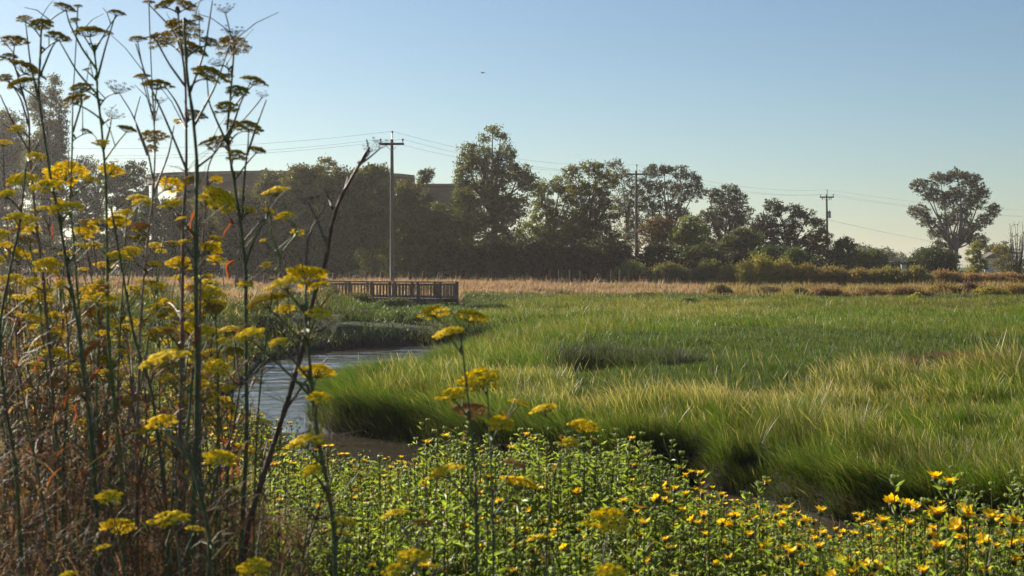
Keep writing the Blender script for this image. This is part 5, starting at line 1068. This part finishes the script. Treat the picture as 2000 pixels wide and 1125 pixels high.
for k, (d, r0, colr, lab, pl) in ST.items():
    pl = [(float(a), float(b)) for a, b in pl]
    b = P(pl[-1][0], pl[-1][1], d); gz = float(ground(np.array([b[0]]), np.array([d]))[0])
    dx = (pl[-1][0]-pl[-2][0])/(pl[-1][1]-pl[-2][1]+1e-3)
    vb = HV+(CZ-gz)*F/d; foot = (pl[-1][0]+dx*.4*(vb-pl[-1][1]), vb)
    rt_p = P(foot[0], foot[1], d); root = empty('fennel_plant', (rt_p[0], rt_p[1], gz)); off = np.array([rt_p[0], rt_p[1], gz])
    tag(root, lab, 'fennel', 'fennel plants in the foreground' if ord(k) < 200 else lab.replace('plant crowded', 'plants crowded'))
    allp = pl+[foot]; ctl = np.array([P(a, c, d)-off for a, c in allp])[::-1]
    rs = np.random.default_rng(ord(k)); ctl[:, 1] += np.cumsum(rs.normal(0, .012, len(ctl)))
    # resample smooth
    s_ = np.linspace(0, len(ctl)-1, len(ctl)*5)
    sm = np.stack([np.interp(s_, np.arange(len(ctl)), ctl[:, j]) for j in range(3)], 1)
    for _ in range(2): sm[1:-1] = .25*sm[:-2]+.5*sm[1:-1]+.25*sm[2:]
    H = sm[-1, 2]; rad = r0*.97*(1.10-.70*np.clip(sm[:, 2]/H, 0, 1)**1.6)
    for i in range(4, len(sm)-2, 7): rad[i] *= 1.28
    mb = MB(); cv = np.array(colr)[None]*rs.uniform(.85, 1.15, (len(sm), 1))
    mb.tube(sm, rad, 8, col=cv)
    def at_z(z):
        j = int(np.clip(np.searchsorted(sm[:, 2], z), 1, len(sm)-1)); a, c = sm[j-1], sm[j]; t = np.clip((z-a[2])/(c[2]-a[2]+1e-6), 0, 1); return a*(1-t)+c*t, (c-a)/np.linalg.norm(c-a), rad[j]
    for pe in EXTRA.get(k, []):
        q = np.array([P(a, c, d+rs.uniform(-.03, .03)*(j > 0)) for j, (a, c) in enumerate(pe)])-off
        q[0, 1] = at_z(q[0, 2])[0][1]; s2 = np.linspace(0, len(q)-1, len(q)*4); q2 = np.stack([np.interp(s2, np.arange(len(q)), q[:, j]) for j in range(3)], 1)
        q2[1:-1] = .25*q2[:-2]+.5*q2[1:-1]+.25*q2[2:]
        mb.tube(q2, np.linspace(.0036, .0016, len(q2)), 6, col=np.array(colr)*1.1, cap=False)
    # thread-like leaves at the nodes
    for j in range(5, len(sm)-2, 3):
        if sm[j, 2] > H*.82 or ord(k) > 199 and j % 2: continue
        for w_ in range(rs.integers(4, 11)):
            e = sm[j]+np.array([rs.normal()*.05, rs.normal()*.04, rs.uniform(-.03, .09)]); mb.tube([sm[j], (sm[j]+e)/2+np.array([0, 0, rs.uniform(0, .015)]), e], [.0010, .0008, .0005], 3, col=(.13, .16, .04) if rs.uniform() < .5 else (.22, .14, .07), cap=False)
    heads = []
    for (u, v, wd, kd, kk, va) in umb:
        if kk != k: continue
        dd = d+rs.uniform(-.14, .14); hp = P(u, v+wd*.26, dd)-off
        ap, tg, ra = at_z(CZ-(va-HV)*d/F-gz)
        L = np.linalg.norm(hp-ap); mid = ap+tg*L*.22+(hp-ap)*np.array([.52, .52, .30]); t = np.linspace(0, 1, 9)[:, None]
        q = (1-t)**2*ap+2*t*(1-t)*mid+t*t*hp
        bc = np.array(colr)*1.05 if kd != 'd' else np.array(GRY)*.8
        mb.tube(q, np.linspace(min(ra*.8, .0042), .0019, 9), 6, col=bc, cap=False)
        # small sheath at the branch point
        if rs.uniform() < .7:
            mb.tube([ap-tg*.012, ap+tg*.02+(q[2]-ap)*.3, q[2]], [ra*1.1, ra*1.0, .0035], 6, col=(.24, .16, .07) if rs.uniform() < .5 else bc*1.1, cap=False)
        # dry twiglets
        if rs.uniform() < .5 and k != 'I':
            j = rs.integers(3, 7); e = q[j]+np.array([rs.normal(0, .05), rs.normal(0, .04), rs.uniform(.03, .12)]); mb.tube([q[j], (q[j]+e)/2+np.array([0, 0, .01]), e], [.0016, .0013, .0008], 4, col=bc, cap=False)
        heads.append((hp, q[-1]-q[-3], wd*dd/F, kd))
    mb.build('stem', M_stem, root, smooth=True)
    for (hp, dv, wr, kd) in heads:
        o = link_obj({'y': 'flower_umbel', 'o': 'seed_umbel', 'd': 'dry_umbel', 't': 'faded_umbel'}[kd], UM[kd][ui % 5], root); ui += 1
        dv = dv/np.linalg.norm(dv)*.55+np.array([0, 0, 1.0]); o.location = tuple(float(x) for x in hp); o.rotation_euler = rot_to(dv)
        s = wr/.108; o.scale = (s, s, s*.85)
    for (u0, v0, u1, v1, wpx, kk, sc_) in sheaths:
        if kk != k: continue
        a = P(u0, v0, d-.03)-off; e = P(u1, v1, d-.03)-off; ww = wpx*d/F; sb = MB(); sd_ = np.cross(e-a, [0, 1, 0]); sd_ /= np.linalg.norm(sd_)
        V = []; m_ = 6
        for i in range(m_):
            t = i/(m_-1); c_ = a*(1-t)+e*t+np.array([.008*math.sin(t*PI*1.6+u0), -.006*math.sin(t*PI), .008*math.sin(t*PI)]); wq = ww*(.2+.8*math.sin(PI*min(1, .12+t*.86)))*.38*(1+.35*math.sin(i*2.3+v0))
            V += [c_-sd_*wq, c_+np.array([0, .004, 0]), c_+sd_*wq]
        sb.add(V, Q=[[3*i+j, 3*i+j+1, 3*i+4+j, 3*i+3+j] for i in range(m_-1) for j in (0, 1)], col=np.array(sc_)*.62+np.array([.03, .02, .015])); sb.build('dry_sheath', M_dry, root)

# extra thin dry stalks filling the lower left thicket: each one a stalk with twigs
dv_me = []
for i in range(6):
    r = np.random.default_rng(900+i); mb = MB(); Hh = 1.5; n = 14; z = np.linspace(0, Hh, n); pts = np.stack([np.cumsum(r.normal(0, .012, n))+.1*r.normal()*z, np.cumsum(r.normal(0, .012, n)), z], 1)
    c_ = [(.17, .13, .11), (.14, .085, .06), (.10, .12, .06), (.20, .17, .15), (.12, .07, .05), (.09, .13, .08)][i]
    mb.tube(pts, np.linspace(.0052, .0018, n), 6, col=c_)
    for j in range(5, n-1):
        for q in range(2):
            dv = np.array([r.normal(), r.normal()*.7, r.uniform(.6, 1.6)]); dv /= np.linalg.norm(dv); L = r.uniform(.06, .24)
            e = pts[j]+dv*L; mb.tube([pts[j], (pts[j]+e)/2+np.array([0, 0, -.01]), e], [.0019, .0015, .0009], 4, col=c_, cap=False)
            if r.uniform() < .6:
                for w_ in range(5):
                    e2 = e+np.array([r.normal()*.014, r.normal()*.014, r.uniform(.01, .03)]); mb.tube([e, e2], [.0008, .0006], 3, col=c_, cap=False)
    # dry curled leaf threads
    k_ = 90; j = r.integers(1, n, k_); c0 = np.array([.22, .115, .05]); mb.ribbons(pts[j], r.uniform(.04, .14, k_), r.uniform(.0015, .005, k_), np.stack([r.normal(0, 1.2, k_), r.normal(0, 1.2, k_)], 1), jit(c0, k_, .4, .1, r), jit(c0*1.2, k_, .4, .1, r), nseg=3, mat=1, r=r, droop=.6)
    dv_me.append(mb.mesh('dry_stalk', [M_stem, M_dry], smooth=True))
regl = [(-60, 130, 'thin dry stalk in the thicket at the left picture edge'), (130, 290, 'thin dry stalk in the thicket under the poplar'), (290, 430, 'thin dry stalk among the tallest fennel stems'), (430, 600, 'thin dry stalk beside the creekside fennel stem')]
for i in range(130):
    u = random.uniform(-50, 560) if i % 3 else random.uniform(-50, 300); d = random.uniform(3.9, 6.5); x = (u-1000)*d/F; gz = float(ground(np.array([x]), np.array([d]))[0])
    vt = np.interp(u, [-50, 100, 300, 450, 560], [520, 560, 620, 760, 900])+random.uniform(0, 230); h = CZ-(vt-HV)*d/F-gz
    if h < .3: continue
    o = link_obj('dry_stalk', dv_me[i % 6]); o.location = (x, d, gz-.03); s = h/1.5; o.scale = (s*1.05+.2, s*1.05+.2, s); o.rotation_euler = (random.uniform(-.1, .1), random.uniform(-.16, .16), random.uniform(0, 6.3))
    lab = [l for a, b_, l in regl if a <= u < b_][0]; tag(o, lab, 'dry stalk', lab.replace('thin dry stalk', 'dry stalks'))
# dry feathery thatch at the foot of the fennel
th = MB(); n = 26000; d = rng.uniform(3.6, 7.2, n); u = rng.uniform(-120, 600, n)**1.0; x = (u-1000)*d/F; gz = ground(x, d)
vt = np.interp(u, [-120, 60, 250, 420, 600], [820, 870, 920, 980, 1040]); hmax = np.clip(CZ-(vt-HV)*d/F-gz, .15, 1.4); z = gz+hmax*rng.uniform(0, 1, n)**1.5
pk = fbm(x*3, z*3+d, 1.0, 200); kp = pk > .40; x, d, z = x[kp], d[kp], z[kp]; n = len(x)
kk = rng.uniform(size=(n, 1))*.5+.6*fbm(x*2, z*2, .8, 210)[:, None]; c = np.where(kk < .42, np.array([.21, .115, .055]), np.where(kk < .62, np.array([.30, .20, .11]), np.where(kk < .74, np.array([.10, .12, .03]), np.array([.11, .055, .035]))))*rng.uniform(.6, 1.25, (n, 1))
th.ribbons(np.stack([x, d, z], 1), rng.uniform(.05, .26, n), rng.uniform(.0015, .0048, n), np.stack([rng.normal(.1, .9, n), rng.normal(0, .9, n)], 1), c, c*1.1, nseg=4, droop=.7)
n = 900; d = rng.uniform(3.6, 6.5, n); u = rng.uniform(-60, 520, n); x = (u-1000)*d/F; gz = ground(x, d); vt = np.interp(u, [-60, 250, 520], [640, 700, 860])
z = np.maximum(gz+.1, gz+(CZ-(vt-HV)*d/F-gz)*rng.uniform(0, 1, n)**1.2); c = np.where(rng.uniform(size=(n, 1)) < .5, np.array([.34, .13, .05]), np.array([.42, .28, .14]))*rng.uniform(.6, 1.2, (n, 1))
th.ribbons(np.stack([x, d, z], 1), rng.uniform(.04, .13, n), rng.uniform(.004, .010, n), np.stack([rng.normal(.1, .8, n), rng.normal(0, .8, n)], 1), c, c*.9, nseg=4, droop=.6)
tag(th.build('dry_thatch', M_dry), 'reddish brown dry feathery thatch under the fennel', 'dry thatch', kind='stuff')

# ------------------------------------------------------------------ haze
m = bpy.data.materials.new('haze'); m.use_nodes = True; t = m.node_tree; t.nodes.clear(); pv_ = t.nodes.new('ShaderNodeVolumePrincipled'); ou = t.nodes.new('ShaderNodeOutputMaterial')
pv_.inputs['Density'].default_value = .00020; pv_.inputs['Color'].default_value = (.97, .92, .87, 1); pv_.inputs['Anisotropy'].default_value = .55
t.links.new(pv_.outputs[0], ou.inputs['Volume'])
mb = MB(); mb.box((0, 838, 12.5), (2600, 1740, 28), col=(1, 1, 1)); tag(mb.build('haze', m), 'thin pale haze in the air', 'haze', kind='stuff')
